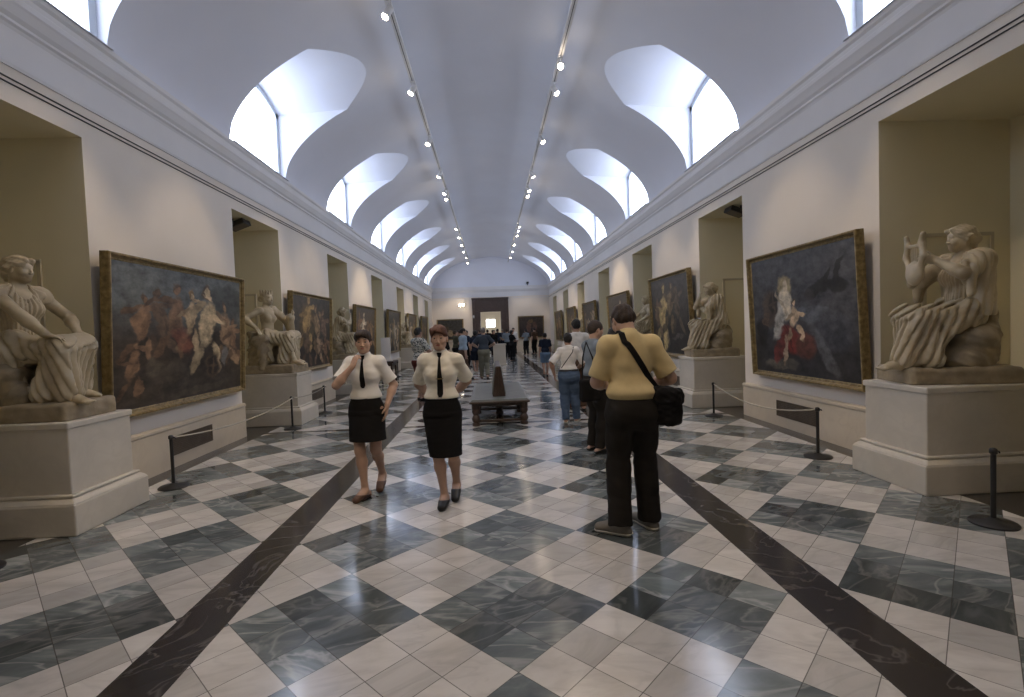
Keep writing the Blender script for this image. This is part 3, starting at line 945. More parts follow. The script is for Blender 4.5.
    if eyes:
        c, R = J['head'], J['Hd']
        for s_ in (1, -1):
            e = ball('eye', (c + R @ V3(s_ * 0.031, 0.0745, 0.002)) * sc, 0.0122 * sc, M['eye'], root)
            ball('iris', (c + R @ V3(s_ * 0.031, 0.0818, 0.002)) * sc, 0.0074 * sc, M['iris'], e)
            mb = MB()
            mb.tube([(c + R @ V3(s_ * (0.014 + 0.009 * i), 0.0925 - 0.0032 * i, 0.0262 + 0.0008 * min(i, 2) - 0.0015 * max(0, i - 2))) * sc for i in range(5)], [0.0022*sc, 0.003*sc, 0.003*sc, 0.0024*sc, 0.0015*sc], 6)
            mb.build('eyebrow', HAIR[hair], root, True)
        ball('lips', (c + R @ V3(0, 0.0905, -0.0638)) * sc, 0.02 * sc, M['lips'], root, (1, 0.28, 0.42), R)
    return root, dict(body=F, shirt=T, low=L, J=J, sc=sc)

def tie_on(root, info, width=0.055, z_top=None, z_bot=1.0):
    T, J, sc = info['shirt'], info['J'], info['sc']
    zt = J['neck'][2] - 0.005
    pts = []
    xs = J['neck'][0]
    for i in range(15):
        z = zt + (z_bot - zt) * i / 14
        pts.append(T.hit((xs, 0.0, z), (0, 1, 0), 0.4) + V3(0, 0.006, 0))
    vs = []; fs = []
    for i, p in enumerate(pts):
        w = width * (0.30 + 0.70 * min(1, max(0, (i - 1) / 9))) * 0.5
        if i == 0: w = width * 0.33
        if i == 14: w = width * 0.25
        for dx, dy in ((-w, 0), (w, 0), (w, 0.006), (-w, 0.006)):
            vs.append(((p[0] + dx) * sc, (p[1] + dy) * sc, p[2] * sc))
    for k in range(14):
        a, b = 4*k, 4*(k+1)
        for i in range(4):
            j = (i+1) % 4
            fs.append((a+i, b+i, b+j, a+j))
    fs += [(0, 1, 2, 3), (56+3, 56+2, 56+1, 56)]
    mb = MB(); mb.add(vs, fs)
    t = mb.build('tie', CLOTH['black'], root)
    k = MB(); p = pts[0] * sc
    k.frustum((p[0]-0.013, p[1]-0.004), (p[0]+0.013, p[1]+0.02), p[2]-0.03, (p[0]-0.024, p[1]-0.006), (p[0]+0.024, p[1]+0.018), p[2]+0.012)
    k.build('knot', CLOTH['black'], t, bevel=0.005)
    return t, pts

# ------------------------------------------------------------------ seated marble figures
def seated_statue(design, h=0.0085):
    """builds the pieces of one seated marble figure once: [(name, mesh, material)]"""
    S_ = 1.09
    out = []
    lean = {'queen': 0.02, 'crowned': 0.0, 'lyre': -0.02, 'thinker': 0.22}[design]
    tw = {'queen': -0.25, 'crowned': -0.25, 'lyre': 0.15, 'thinker': 0.1}[design]
    hy = {'queen': 0.2, 'crowned': 0.05, 'lyre': -0.15, 'thinker': -0.1}[design]
    fx = {'queen': 0.46, 'crowned': 0.50, 'lyre': 0.52, 'thinker': 0.48}[design]
    feet = {'R': (0.12, fx, 0.0, 0.15, 0.11), 'L': (-0.13, fx - 0.14, 0.0, -0.15, 0.13)}
    if design in ('lyre', 'thinker'):
        feet = {'R': (0.10, fx - 0.16, 0.0, 0.1, 0.12), 'L': (-0.12, fx + 0.02, 0.0, -0.1, 0.11)}
    J = skeleton(True, (0, 0, 0.60), lean, 0, tw, hy, 0.05 if design != 'thinker' else 0.15, feet=feet, leg_pole=(0, 0.6, 1), sh=0.165)
    def arm(n, w, pole, d, nn, curl=0.5):
        el, w2 = two_bone(J['sh' + n], V3(*w), 0.29, 0.25, pole)
        J['el' + n] = el; J['wr' + n] = w2; J['hd' + n] = unit(d); J['hn' + n] = unit(nn); J['curl' + n] = curl
    if design == 'queen':
        arm('R', (0.17, 0.36, 0.70), (1, -0.3, 0.3), (-0.25, 1, -0.25), (0, -0.2, -1), 0.4)
        arm('L', (-0.24, 0.28, 0.73), (-1, -0.4, 0), (0.2, 1, -0.3), (0, -0.2, -1), 0.4)
    elif design == 'crowned':
        arm('R', (0.30, -0.02, 0.76), (1, -1, 0.2), (0.2, 0.6, -0.8), (-0.2, -0.6, -0.5), 0.5)
        arm('L', (-0.16, 0.34, 0.95), (-1, -0.2, -0.6), (0.1, 0.6, 0.8), (0.4, -0.8, 0), 0.9)
    elif design == 'lyre':
        arm('R', (0.12, 0.25, 1.06), (1, -0.1, -0.8), (-0.4, 0.9, 0.15), (-0.8, -0.3, 0), 0.8)
        arm('L', (-0.12, 0.27, 1.08), (-1, 0.1, -0.8), (0.3, 0.9, 0.3), (0.8, -0.3, 0), 0.8)
    else:
        arm('R', (-0.03, 0.33, 1.10), (1, 0.2, -1), (-0.5, 0.1, 0.85), (0, -1, 0.2), 1.0)
        arm('L', (0.16, 0.26, 0.93), (-0.8, 0.4, -1), (1, -0.1, 0.1), (0, -0.5, -1), 0.7)
    lo = np.array([-0.46, -0.42, 0.0]); hi = np.array([0.46, 0.80, 1.55])
    F = Field(lo, hi, h)
    add_torso(F, J, 0, True, 0.05)
    for n in 'LR':
        add_arm(F, J, n, 0.006); add_hand(F, J, n, h * 0.9); add_leg(F, J, n, 0.004); add_foot(F, J, n, 0.003, True)
    add_head(F, J)
    out.append(('figure', F.mesh('figure', M['statue'], S_), M['statue']))
    H_ = hair_field(J, 0.007, 'crown' if design == 'crowned' else 'statue', 3)
    out.append(('hair', H_.mesh('carved_hair', M['statue'], S_), M['statue']))
    # the mantle over the legs
    D = Field(lo, hi, h)
    hm = (J['hipL'] + J['hipR']) / 2; km = (J['knL'] + J['knR']) / 2; am = (J['anL'] + J['anR']) / 2
    for n in 'LR':
        D.cap(J['hip' + n], J['kn' + n] + V3(0, 0.005, 0.005), 0.115, 0.082, 0.06)
        bare = design == 'crowned' and n == 'R'
        e = J['kn' + n] + (J['an' + n] - J['kn' + n]) * (0.45 if bare else 0.93)
        D.cap(J['kn' + n], e, 0.080, 0.075 if bare else 0.092, 0.06)
    D.cap(hm, km + V3(0, -0.02, 0.0), 0.10, 0.075, 0.09)
    D.cap(km + V3(0, -0.01, -0.02), am + V3(0, -0.05, 0.02), 0.075, 0.10, 0.07)
    D.cap(km + V3(0.1, -0.05, -0.04), am + V3(0.16, -0.10, 0.02), 0.06, 0.09, 0.06)
    D.cap(km + V3(-0.1, -0.05, -0.04), am + V3(-0.17, -0.10, 0.02), 0.06, 0.09, 0.06)
    D.cap(hm + V3(-0.16, 0.02, 0.04), km + V3(-0.15, -0.12, -0.22), 0.055, 0.05, 0.08)
    D.cap(hm + V3(0.17, 0.0, 0.06), hm + V3(0.17, 0.12, -0.34), 0.06, 0.05, 0.08)
    D.cap(J['pel'] + V3(-0.16, 0.02, 0.08), J['pel'] + V3(0.16, 0.06, 0.10), 0.055, 0.055, 0.06)     # the rolled edge at the waist
    def folds(Q):
        x, y, z = Q[:, 0], Q[:, 1], Q[:, 2]
        rg = lambda ph: 2 * np.abs(np.sin(ph * 0.5)) ** 0.7 - 1.2
        lap = np.clip((z - 0.54) / 0.08, 0, 1) * np.clip((y - 0.02) / 0.1, 0, 1)
        wv = waves(Q, 9, 11, 4)
        down = rg((x * 1.0 + 0.28 * y + 0.06 * z) * 105 + 3.2 * wv)
        over = rg((z * 1.0 + y * 0.55 + 0.5 * x) * 80 + 4.0 * wv)
        side = rg((y * 0.95 + z * 0.42) * 95 + 3.2 * wv)
        sidew = np.clip((np.abs(x) - 0.13) / 0.06, 0, 1)
        f = down * (1 - lap) + over * lap
        f = f * (1 - 0.8 * sidew) + side * 0.8 * sidew
        return -0.019 * f + 0.004 * waves(Q, 60, 4)
    D.wrinkle(folds)
    D.cut((0, 0, 0.085), (0, 0, -1))
    out.append(('mantle', D.mesh('mantle', M['statue'], S_), M['statue']))
    # the tunic on the upper body
    T = Field(lo, hi, h)
    B = J['B']
    add_torso(T, J, 0.011, True, 0.05)
    for n in 'LR':
        if design in ('lyre',) or (design == 'thinker'): add_arm(T, J, n, 0.022, 0.78, k=0.05, flat=True, flare=0.018)
        elif design == 'queen': add_arm(T, J, n, 0.010, 0.25, k=0.04, flat=True)
    if design in ('lyre', 'thinker'):
        for n, s_ in (('R', 1), ('L', -1)):
            T.cap(J['sh' + n] + V3(0, -0.03, 0), J['pel'] + V3(s_ * 0.16, -0.06, 0.02), 0.07, 0.09, 0.06)
            T.cap(J['el' + n] * 0.8 + J['sh' + n] * 0.2, J['el' + n] + V3(s_ * 0.02, -0.05, -0.16), 0.05, 0.035, 0.05)
    if design == 'crowned':
        T.D[...] = 0.5
        T.cap(J['shL'] + V3(-0.01, -0.02, 0.03), J['elL'], 0.066, 0.055, 0.04)
        T.cap(J['elL'], J['wrL'], 0.055, 0.05, 0.05)
        T.cap(J['elL'], J['elL'] + V3(-0.02, 0.03, -0.22), 0.05, 0.04, 0.05)
        T.cap(J['wrL'] + V3(0, -0.02, 0), J['wrL'] + V3(-0.03, 0.0, -0.25), 0.045, 0.04, 0.05)
        T.cap(J['shL'] + V3(0.02, -0.06, 0.02), J['pel'] + V3(-0.13, -0.10, 0.05), 0.06, 0.08, 0.06)
    else:
        T.ell(J['chest'] + B @ V3(0, 0.12, 0.16), (0.085, 0.10, 0.085), 0.02, 'sub')
        T.cap(J['neck'] + B @ V3(0, 0.02, 0.05), J['neck'], 0.075, 0.075, 0.02, 'sub')
    def tf(Q):
        ang = np.arctan2(Q[:, 0], Q[:, 1])
        return -0.009 * (2 * np.abs(np.sin(ang * 13 + 1.6 * waves(Q, 9, 5) + Q[:, 2] * 5)) ** 0.8 - 1) + 0.005 * waves(Q, 45, 8)
    T.wrinkle(tf)
    T.cut((0, 0, 0.58), (0, 0, -1))
    out.append(('cloak' if design == 'crowned' else 'tunic', T.mesh('tunic', M['statue'], S_), M['statue']))
    # the rock or throne, one block with the plinth
    R_ = Field((-0.46, -0.46, 0.0), (0.46, 0.80, 1.0), h * 1.2)
    if design == 'crowned':
        R_.box((0, -0.07, 0.30), (0.23, 0.18, 0.25), 0.03)
        R_.cap((0.26, -0.05, 0.56), (0.26, 0.10, 0.60), 0.085, 0.075, 0.04)
        R_.cap((0.27, 0.02, 0.52), (0.25, 0.02, 0.12), 0.06, 0.07, 0.04)
        R_.box((0, -0.22, 0.42), (0.21, 0.05, 0.30), 0.03, 0.03)
    else:
        for (cx, cy, cz, rx, ry, rz) in ((0, -0.06, 0.28, 0.24, 0.20, 0.26), (0.15, -0.01, 0.38, 0.14, 0.17, 0.13), (-0.14, -0.05, 0.40, 0.14, 0.16, 0.12),
                                         (0.10, -0.10, 0.18, 0.19, 0.18, 0.13), (-0.14, 0.05, 0.20, 0.15, 0.18, 0.14), (0.18, 0.10, 0.22, 0.10, 0.14, 0.13), (0, -0.15, 0.45, 0.2, 0.10, 0.12)):
            R_.ell((cx, cy, cz), (rx, ry, rz), 0.03)
        if design == 'lyre' or design == 'queen':
            R_.ell((0.03, -0.16, 0.58), (0.20, 0.09, 0.14), 0.05)
    R_.wrinkle(lambda Q: 0.024 * waves(Q, 20, 21, 4) + 0.020 * np.abs(waves(Q, 42, 22, 3)) + 0.007 * waves(Q, 110, 25), 0.09)
    PL = Field((-0.46, -0.46, -0.01), (0.46, 0.80, 0.2), h)
    PL.box((0, 0.125, 0.06), (0.29, 0.43, 0.085), 0.035)
    PL.wrinkle(lambda Q: 0.016 * waves(Q * np.array([1, 1, 0.7]), 19, 31) + 0.006 * waves(Q, 60, 33), 0.06)
    PL.cut((0, 0, 0.0), (0, 0, -1))
    out.append(('rock' if design != 'crowned' else 'throne', R_.mesh('rock_seat', M['rock'], S_), M['rock']))
    out.append(('plinth', PL.mesh('rock_plinth', M['rock'], S_), M['rock']))
    if design == 'lyre':
        Y = Field((-0.3, 0.12, 0.75), (0.3, 0.7, 1.5), 0.008)
        c = V3(0.0, 0.37, 0.98)
        Y.ell(c, (0.10, 0.055, 0.11), 0.02)
        for s_ in (1, -1):
            pts = [c + V3(s_ * 0.07, 0, 0.05), c + V3(s_ * 0.125, 0.0, 0.15), c + V3(s_ * 0.095, 0, 0.26), c + V3(s_ * 0.12, 0.0, 0.34)]
            for a, b in zip(pts, pts[1:]): Y.cap(a, b, 0.026, 0.022, 0.02)
        Y.cap(c + V3(-0.115, 0, 0.25), c + V3(0.115, 0, 0.25), 0.016, 0.016, 0.01)
        for i in range(4): Y.cap(c + V3(-0.036 + 0.024 * i, 0, 0.02), c + V3(-0.036 + 0.024 * i, 0, 0.25), 0.008, 0.008, 0)
        out.append(('lyre', Y.mesh('lyre', M['statue'], S_), M['statue']))
    return out

STATUE_CACHE = {}
def place_statue(design, x, y, z, heading, label, scale=1.0):
    if design not in STATUE_CACHE: STATUE_CACHE[design] = seated_statue(design)
    root = empty('seated_statue', (x, y, z), heading, label, 'statue', 'marble statues in the wall recesses')
    root.scale = (scale,) * 3
    for nm, me, m in STATUE_CACHE[design]:
        add_obj(nm, me, None, root)
    return root
# ------------------------------------------------------------------ the hall
HW = 4.31            # half width
PITCH = 4.862
NICHE0 = 4.604; NW = 0.908     # first recess, half width
WIN0 = 4.74; WW = 1.12
Y0, Y1 = -2.6, 37.0
ZN = 3.80            # top of the recesses
ZC = 4.88            # top of the cornice
VA, VB, VP = 4.25, 2.14, 1.8
NXD = 5.85           # back of the recesses
bays = range(-1, 7)
niche_y = [NICHE0 + PITCH * k for k in bays]
win_y = [WIN0 + PITCH * k for k in range(0, 7)]

# floor: aisles, dark bands, middle, borders; the UV map counts the big squares
TS, TA = 0.7653, math.radians(45.33)
def floor_mesh():
    us = np.array([math.sin(TA), math.cos(TA)]); vs_ = np.array([-math.cos(TA), math.sin(TA)])
    xs = [(-HW, -4.03, 2, None), (-4.03, -1.995, 0, ((-2.557, 3.504), 1)), (-1.995, -1.682, 1, None), (-1.682, 1.597, 0, ((-0.580, 2.861), 0)),
          (1.597, 1.930, 1, None), (1.930, 4.03, 0, ((3.012, 3.964), 0)), (4.03, HW, 2, None)]
    ys = [Y0, 8.66, 8.80, 10.36, 10.50, Y1 + 0.6]
    V = []; Fc = []; mi = []; UV = []
    for x0, x1, m, o in xs:
        for k in range(len(ys) - 1):
            y0, y1 = ys[k], ys[k+1]
            mm = 1 if (k in (1, 3) and m == 0) else m
            n = len(V)
            V += [(x0, y0, 0), (x1, y0, 0), (x1, y1, 0), (x0, y1, 0)]
            Fc.append((n, n+1, n+2, n+3)); mi.append(mm)
            for p in ((x0, y0), (x1, y0), (x1, y1), (x0, y1)):
                if o:
                    q = np.array(p) - np.array(o[0])
                    UV.append((float(q @ us) / TS + o[1], float(q @ vs_) / TS))
                else: UV.append(p)
    for s_ in (1, -1):      # the recesses' floors
        for yc in niche_y:
            n = len(V)
            x0, x1 = sorted((s_ * HW, s_ * NXD))
            V += [(x0, yc - NW, 0), (x1, yc - NW, 0), (x1, yc + NW, 0), (x0, yc + NW, 0)]
            Fc.append((n, n+1, n+2, n+3)); mi.append(2)
            UV += [(0, 0)] * 4
    me = bpy.data.meshes.new('floor')
    me.from_pydata(V, [], Fc)
    for m in (M['floor'], M['band'], M['border']): me.materials.append(m)
    me.polygons.foreach_set('material_index', mi)
    uvl = me.uv_layers.new(name='UVMap')
    for i, l in enumerate(me.loops): uvl.data[i].uv = UV[i]
    return me
o = add_obj('floor', floor_mesh()); o['kind'] = 'structure'

# side walls with their recesses
for s_, nm in ((-1, 'left'), (1, 'right')):
    mb = MB()
    def bx(x0, x1, y0, y1, z0, z1):
        a, b = sorted((s_ * x0, s_ * x1)); mb.box((a, y0, z0), (b, y1, z1))
    edges = [Y0] + [e for yc in niche_y for e in (yc - NW, yc + NW)] + [Y1]
    for i in range(0, len(edges), 2):
        if edges[i+1] > edges[i]: bx(HW, NXD + 0.2, edges[i], edges[i+1], 0, ZN)
    bx(HW, NXD + 0.2, Y0, Y1, ZN, ZC)
    for yc in niche_y: bx(NXD, NXD + 0.2, yc - NW, yc + NW, 0, ZN)
    wo_ = mb.build('wall_' + nm, [M['wall'], M['recess']], kind='structure')
    for pl in wo_.data.polygons:
        if abs(pl.normal.y) > 0.9 or (abs(pl.center.x) > HW + 0.2): pl.material_index = 1
    # stone dado along the piers
    db = MB()
    for i in range(0, len(edges), 2):
        if edges[i+1] <= edges[i]: continue
        pr = [(HW + 0.02, 0), (HW - 0.045, 0), (HW - 0.045, 0.50), (HW - 0.06, 0.515), (HW - 0.06, 0.545), (HW - 0.03, 0.565), (HW + 0.02, 0.565)]
        db.sweep_y(pr, edges[i] + 0.002, edges[i+1] - 0.002, s_)
    db.build('baseboard_' + nm, M['dado'], kind='structure')
    # cornice: frieze, hollow moulding, step and lip
    tb = MB()
    pr = [(HW + 0.05, 4.13), (HW - 0.025, 4.13), (HW - 0.04, 4.16), (HW - 0.04, 4.47), (HW - 0.06, 4.50), (HW - 0.10, 4.52), (HW - 0.085, 4.55),
          (HW - 0.14, 4.585), (HW - 0.20, 4.66), (HW - 0.22, 4.68), (HW - 0.22, 4.73), (HW - 0.19, 4.745), (HW - 0.19, 4.80), (HW - 0.235, 4.83), (HW - 0.235, ZC), (HW + 0.05, ZC)]
    pr = [(min(HW + 0.05, HW - (HW - x) * 0.5) if x < HW else x, z) for x, z in pr]
    tb.sweep_y(pr, Y0, Y1, s_)
    tb.build('trim_' + ('1' if s_ < 0 else '2'), M['cornice'], kind='structure')
    cb = MB()
    for z in (3.98, 4.025): cb.tube([(s_ * (HW - 0.006), Y0, z), (s_ * (HW - 0.006), Y1, z)], 0.007, 6)
    cb.build('trim_' + ('3' if s_ < 0 else '4'), M['cable'], kind='structure')
    # shutter panels on the recess sides
    pb = MB()
    for yc in niche_y[1:4]:
        for ye, d in ((yc + NW, -1), (yc - NW, 1)):
            for (x0, x1, z0, z1) in ((4.80, 4.84, 0.1, 2.52), (5.60, 5.64, 0.1, 2.52), (4.80, 5.64, 2.50, 2.54), (4.80, 5.64, 0.06, 0.1)):
                a, b = sorted((s_ * x0, s_ * x1)); y0, y1 = sorted((ye, ye + d * 0.02))
                pb.box((a, y0, z0), (b, y1, z1))
    pb.build('trim_' + ('5' if s_ < 0 else '6'), M['reveal'], kind='structure')

# end wall with the great doorway; wall behind the camera
DX = -0.045
mb = MB()
mb.box((-HW, Y1, 0), (DX - 1.0, Y1 + 0.6, ZC)); mb.box((DX + 1.0, Y1, 0), (HW, Y1 + 0.6, ZC)); mb.box((DX - 1.0, Y1, 3.5), (DX + 1.0, Y1 + 0.6, ZC))
mb.build('wall_back', M['wall'], kind='structure')
mb = MB(); mb.box((-HW - 0.3, Y1, ZC), (HW + 0.3, Y1 + 0.6, 7.4)); mb.build('wall_back_lunette', M['ceiling'], kind='structure')
mb = MB(); mb.box((-NXD, Y0 - 0.3, 0), (NXD, Y0, 7.4)); mb.build('wall_front', M['wall'], kind='structure')
tb = MB()
pr = [(Y1 + 0.02, 4.13), (Y1 - 0.03, 4.13), (Y1 - 0.03, 4.47), (Y1 - 0.07, 4.55), (Y1 - 0.11, 4.66), (Y1 - 0.11, 4.74), (Y1 - 0.12, 4.80), (Y1 - 0.12, ZC), (Y1 + 0.02, ZC)]
tb.sweep_x(list(reversed(pr)), -HW, HW)
tb.sweep_x([(Y1 - 0.02, 3.98), (Y1 - 0.02, 4.01), (Y1 + 0.01, 4.01), (Y1 + 0.01, 3.98)], -HW, -1.75)
tb.sweep_x([(Y1 - 0.02, 3.98), (Y1 - 0.02, 4.01), (Y1 + 0.01, 4.01), (Y1 + 0.01, 3.98)], 1.66, HW)
tb.build('trim_7', M['cornice'], kind='structure')
tb = MB()
for x0, x1 in ((-1.75, -1.36), (1.27, 1.66)): tb.box((x0, Y1 - 0.05, 0), (x1, Y1 + 0.01, 4.13))
tb.build('trim_8', M['wall'], kind='structure')
db = MB()
db.box((-HW, Y1 - 0.05, 0), (DX - 1.31, Y1 + 0.02, 0.95)); db.box((DX + 1.31, Y1 - 0.05, 0), (HW, Y1 + 0.02, 0.95))
db.build('baseboard_back', M['dado'], kind='structure')
# doorway surround, dark marble
sb = MB()
for s_ in (1, -1):
    a, b = sorted((DX + s_ * 0.74, DX + s_ * 1.31)); sb.box((a, Y1 - 0.16, 0), (b, Y1 + 0.62, 3.10))
    a, b = sorted((DX + s_ * 1.16, DX + s_ * 1.33)); sb.box((a, Y1 - 0.24, 0), (b, Y1 - 0.1, 4.0))
sb.box((DX - 1.31, Y1 - 0.16, 3.10), (DX + 1.31, Y1 + 0.62, 3.97)); sb.box((DX - 1.36, Y1 - 0.26, 3.93), (DX + 1.36, Y1 - 0.1, 4.06))
sb.box((DX - 0.84, Y1 - 0.19, 3.02), (DX + 0.84, Y1 - 0.1, 3.16))
sb.build('door_1', M['brownmarble'], kind='structure', bevel=0.015)
# the room beyond
rb = MB()
rb.box((-3.5, 47.0, 0), (-0.45, 47.2, 4.3)); rb.box((0.35, 47.0, 0), (3.5, 47.2, 4.3)); rb.box((-0.45, 47.0, 0), (0.35, 47.2, 2.0)); rb.box((-0.45, 47.0, 2.68), (0.35, 47.2, 4.3))
for x in (-3.6, 3.5): rb.box((x, Y1 + 0.6, 0), (x + 0.1, 47.2, 4.3))
rb.box((-0.60, 46.9, 1.80), (-0.45, 47.05, 2.95)); rb.box((0.35, 46.9, 1.80), (0.50, 47.05, 2.95)); rb.box((-0.75, 46.88, 2.9), (0.65, 47.05, 3.05))
rb.build('wall_far', M['farwall'], kind='structure')
rb = MB(); rb.box((-3.6, Y1 + 0.6, 4.3), (3.6, 47.2, 4.4)); rb.build('ceiling_2', M['ceiling'], kind='structure')
rb = MB(); rb.box((-3.6, Y1 + 0.6, -0.05), (3.6, 47.2, 0.0)); rb.build('floor_2', M['dado'], kind='structure')
rb = MB(); rb.box((-0.45, 47.06, 2.0), (0.35, 47.1, 2.68)); rb.build('window_8', M['farwindow'], kind='structure')

# vaulted ceiling with its deep window hoods
def vault(x): return ZC + VB * max(0.0, 1 - (abs(x) / VA) ** VP) ** (1 / VP)
WX = 4.36            # plane of the windows
def hood(x, dy): return 6.20 + 0.065 * (WX - abs(x)) + 0.24 * (1 - (dy / WW) ** 2)
def hood_edge(dy):
    lo, hi = 1.2, 4.2
    for _ in range(40):
        m = (lo + hi) / 2
        if vault(m) > hood(m, dy) + 0.03: lo = m
        else: hi = m
    return (lo + hi) / 2
def arc_xs(xe, n):
    te = math.asin(min(1, xe / VA))
    return [VA * math.sin(-te + 2 * te * i / n) for i in range(n + 1)]
cm = MB()
def grid(rows):
    n = len(rows[0]); vs = [p for r_ in rows for p in r_]; fs = []
    for i in range(len(rows) - 1):
        for j in range(n - 1):
            fs.append((i*n+j, i*n+j+1, (i+1)*n+j+1, (i+1)*n+j))
    cm.add(vs, fs)
ycur = Y0
for yc in win_y:
    a, b = yc - WW, yc + WW
    grid([[(x, y, vault(x)) for x in arc_xs(VA, 64)] for y in np.linspace(ycur, a, 6)])
    rows = []; left = []; right = []
    for y in np.linspace(a, b, 29):
        xe = hood_edge(y - yc)
        rows.append([(x, y, vault(x)) for x in arc_xs(xe, 48)])
        hs = np.linspace(xe, WX, 14)
        right.append([(xe, y, vault(xe))] + [(x, y, hood(x, y - yc) + 0.03) for x in hs])
        left.append([(-xe, y, vault(xe))] + [(-x, y, hood(x, y - yc) + 0.03) for x in hs])
    grid(rows); grid(right); grid(left)
    for s_ in (1, -1):
        for y in (a, b):      # upright cheeks of the hood
            xe = hood_edge(y - yc)
            xs = np.linspace(xe, VA, 24)
            lo_ = [(s_ * x, y, vault(x)) for x in xs] + [(s_ * WX, y, ZC)]
            hi_ = [(s_ * x, y, hood(x, WW) + 0.03) for x in xs] + [(s_ * WX, y, hood(WX, WW) + 0.03)]
            grid([lo_, hi_])
        grid([[(s_ * (HW - 0.15), a, ZC - 0.002), (s_ * WX, a, ZC - 0.002)], [(s_ * (HW - 0.15), b, ZC - 0.002), (s_ * WX, b, ZC - 0.002)]])
    ycur = b
grid([[(x, y, vault(x)) for x in arc_xs(VA, 64)] for y in np.linspace(ycur, Y1, 6)])
co = cm.build('ceiling', M['ceiling'], smooth=True, kind='structure', sharp=0.6)
# windows
k = 0
WIN_LIGHTS = []
for yc in win_y:
    for s_ in (-1, 1):
        k += 1
        n = 12
        ys = np.linspace(yc - WW, yc + WW, n + 1)
        top = [hood(WX, y - yc) + 0.03 for y in ys]
        pm = MB()
        x = s_ * (WX + 0.03)
        vs = [(x, y, ZC) for y in ys] + [(x, y, t) for y, t in zip(ys, top)]
        pm.add(vs, [(i, i+1, n+2+i, n+1+i) if s_ < 0 else (i, n+1+i, n+2+i, i+1) for i in range(n)])
        fm = MB()
        xa, xb = sorted((s_ * (WX - 0.03), s_ * (WX + 0.02)))
        for y in (yc - WW, yc + WW - 0.11): fm.box((xa, y, ZC), (xb, y + 0.11, hood(WX, WW) + 0.03))
        for i in range(n):
            z0, z1 = top[i], top[i+1]
            vs = [(xa, ys[i], z0-0.11), (xb, ys[i], z0-0.11), (xb, ys[i+1], z1-0.11), (xa, ys[i+1], z1-0.11), (xa, ys[i], z0), (xb, ys[i], z0), (xb, ys[i+1], z1), (xa, ys[i+1], z1)]
            fm.add(vs, [(0,3,2,1),(4,5,6,7),(0,1,5,4),(1,2,6,5),(2,3,7,6),(3,0,4,7)])
        wo = fm.build('window_%d' % (k if k < 8 else k + 1), M['winframe'], kind='structure')
        pm.build('pane', M['pane'], wo)

# ------------------------------------------------------------------ pictures
def frame_obj(parent, w, h, fw, depth):
    """gilded moulding around an opening w x h lying in the x-z plane, face towards -y"""
    prof = [(0, 0.0), (0, -0.022), (0.018, -0.03), (0.03, -0.022), (0.045, -0.03), (fw * 0.55, -0.05), (fw * 0.72, -depth), (fw * 0.92, -depth * 1.02), (fw, -depth * 0.85), (fw, 0.03)]
    mb = MB(); vs = []; fs = []
    n = len(prof)
    cor = ((-1, -1), (1, -1), (1, 1), (-1, 1))
    for cx, cz in cor:
        for o_, d in prof: vs.append((cx * (w/2 + o_), d, cz * (h/2 + o_)))
    for c in range(4):
        a, b = c * n, ((c + 1) % 4) * n
        for i in range(n - 1): fs.append((a+i, b+i, b+i+1, a+i+1))
    fs.append
    mb.add(vs, fs)
    return mb.build('frame', M['gold'], parent)
PAINT_N = [0]
def painting(side, ya, yb, z0, z1, label, sky, ground, hor, blobs, tilt=0.045, fw=0.085, depth=0.075):
    """hung on a side wall (or 'end') with the top tilted out; ya, yb: outer edges as one reads it left to right"""
    PAINT_N[0] += 1
    W = abs(yb - ya); c = (ya + yb) / 2
    if side == 'left': root = empty('framed_painting', (-HW + 0.03, c, z0), PI / 2, label, 'painting', 'paintings on the gallery walls')
    elif side == 'right': root = empty('framed_painting', (HW - 0.03, c, z0), -PI / 2, label, 'painting', 'paintings on the gallery walls')
    else: root = empty('framed_painting', (c, Y1 - 0.06, z0), 0, label, 'painting', 'paintings on the gallery walls')
    root.rotation_euler = (tilt, 0, root.rotation_euler[2])
    w, h = W - 2 * fw, (z1 - z0) - 2 * fw
    f = frame_obj(root, w, h, fw, depth); f.location = (0, -0.03, (z1 - z0) / 2)
    me = bpy.data.meshes.new('canvas')
    me.from_pydata([(-w/2 - 0.01, 0, -h/2 - 0.01), (w/2 + 0.01, 0, -h/2 - 0.01), (w/2 + 0.01, 0, h/2 + 0.01), (-w/2 - 0.01, 0, h/2 + 0.01),
                    (-w/2 - 0.01, 0.02, -h/2 - 0.01), (w/2 + 0.01, 0.02, -h/2 - 0.01), (w/2 + 0.01, 0.02, h/2 + 0.01), (-w/2 - 0.01, 0.02, h/2 + 0.01)], [],
                   [(0, 1, 2, 3), (5, 4, 7, 6), (1, 0, 4, 5), (2, 1, 5, 6), (3, 2, 6, 7), (0, 3, 7, 4)])
    uv = me.uv_layers.new(name='UVMap')
    q = [(0, 0), (1, 0), (1, 1), (0, 1)]
    for l in me.loops: uv.data[l.index].uv = q[l.vertex_index % 4]
    co_ = add_obj('canvas', me, painting_material('oil_painting_%d' % PAINT_N[0], sky, ground, hor, blobs, PAINT_N[0]), root)
    co_.location = (0, -0.055, (z1 - z0) / 2)
    return root
FLESH = (0.40, 0.29, 0.17); PALE = (0.50, 0.42, 0.30); BROWN = (0.12, 0.075, 0.042); RED = (0.20, 0.035, 0.022); DK = (0.018, 0.015, 0.013); OCH = (0.26, 0.17, 0.07)
GREYC = (0.13, 0.14, 0.155)
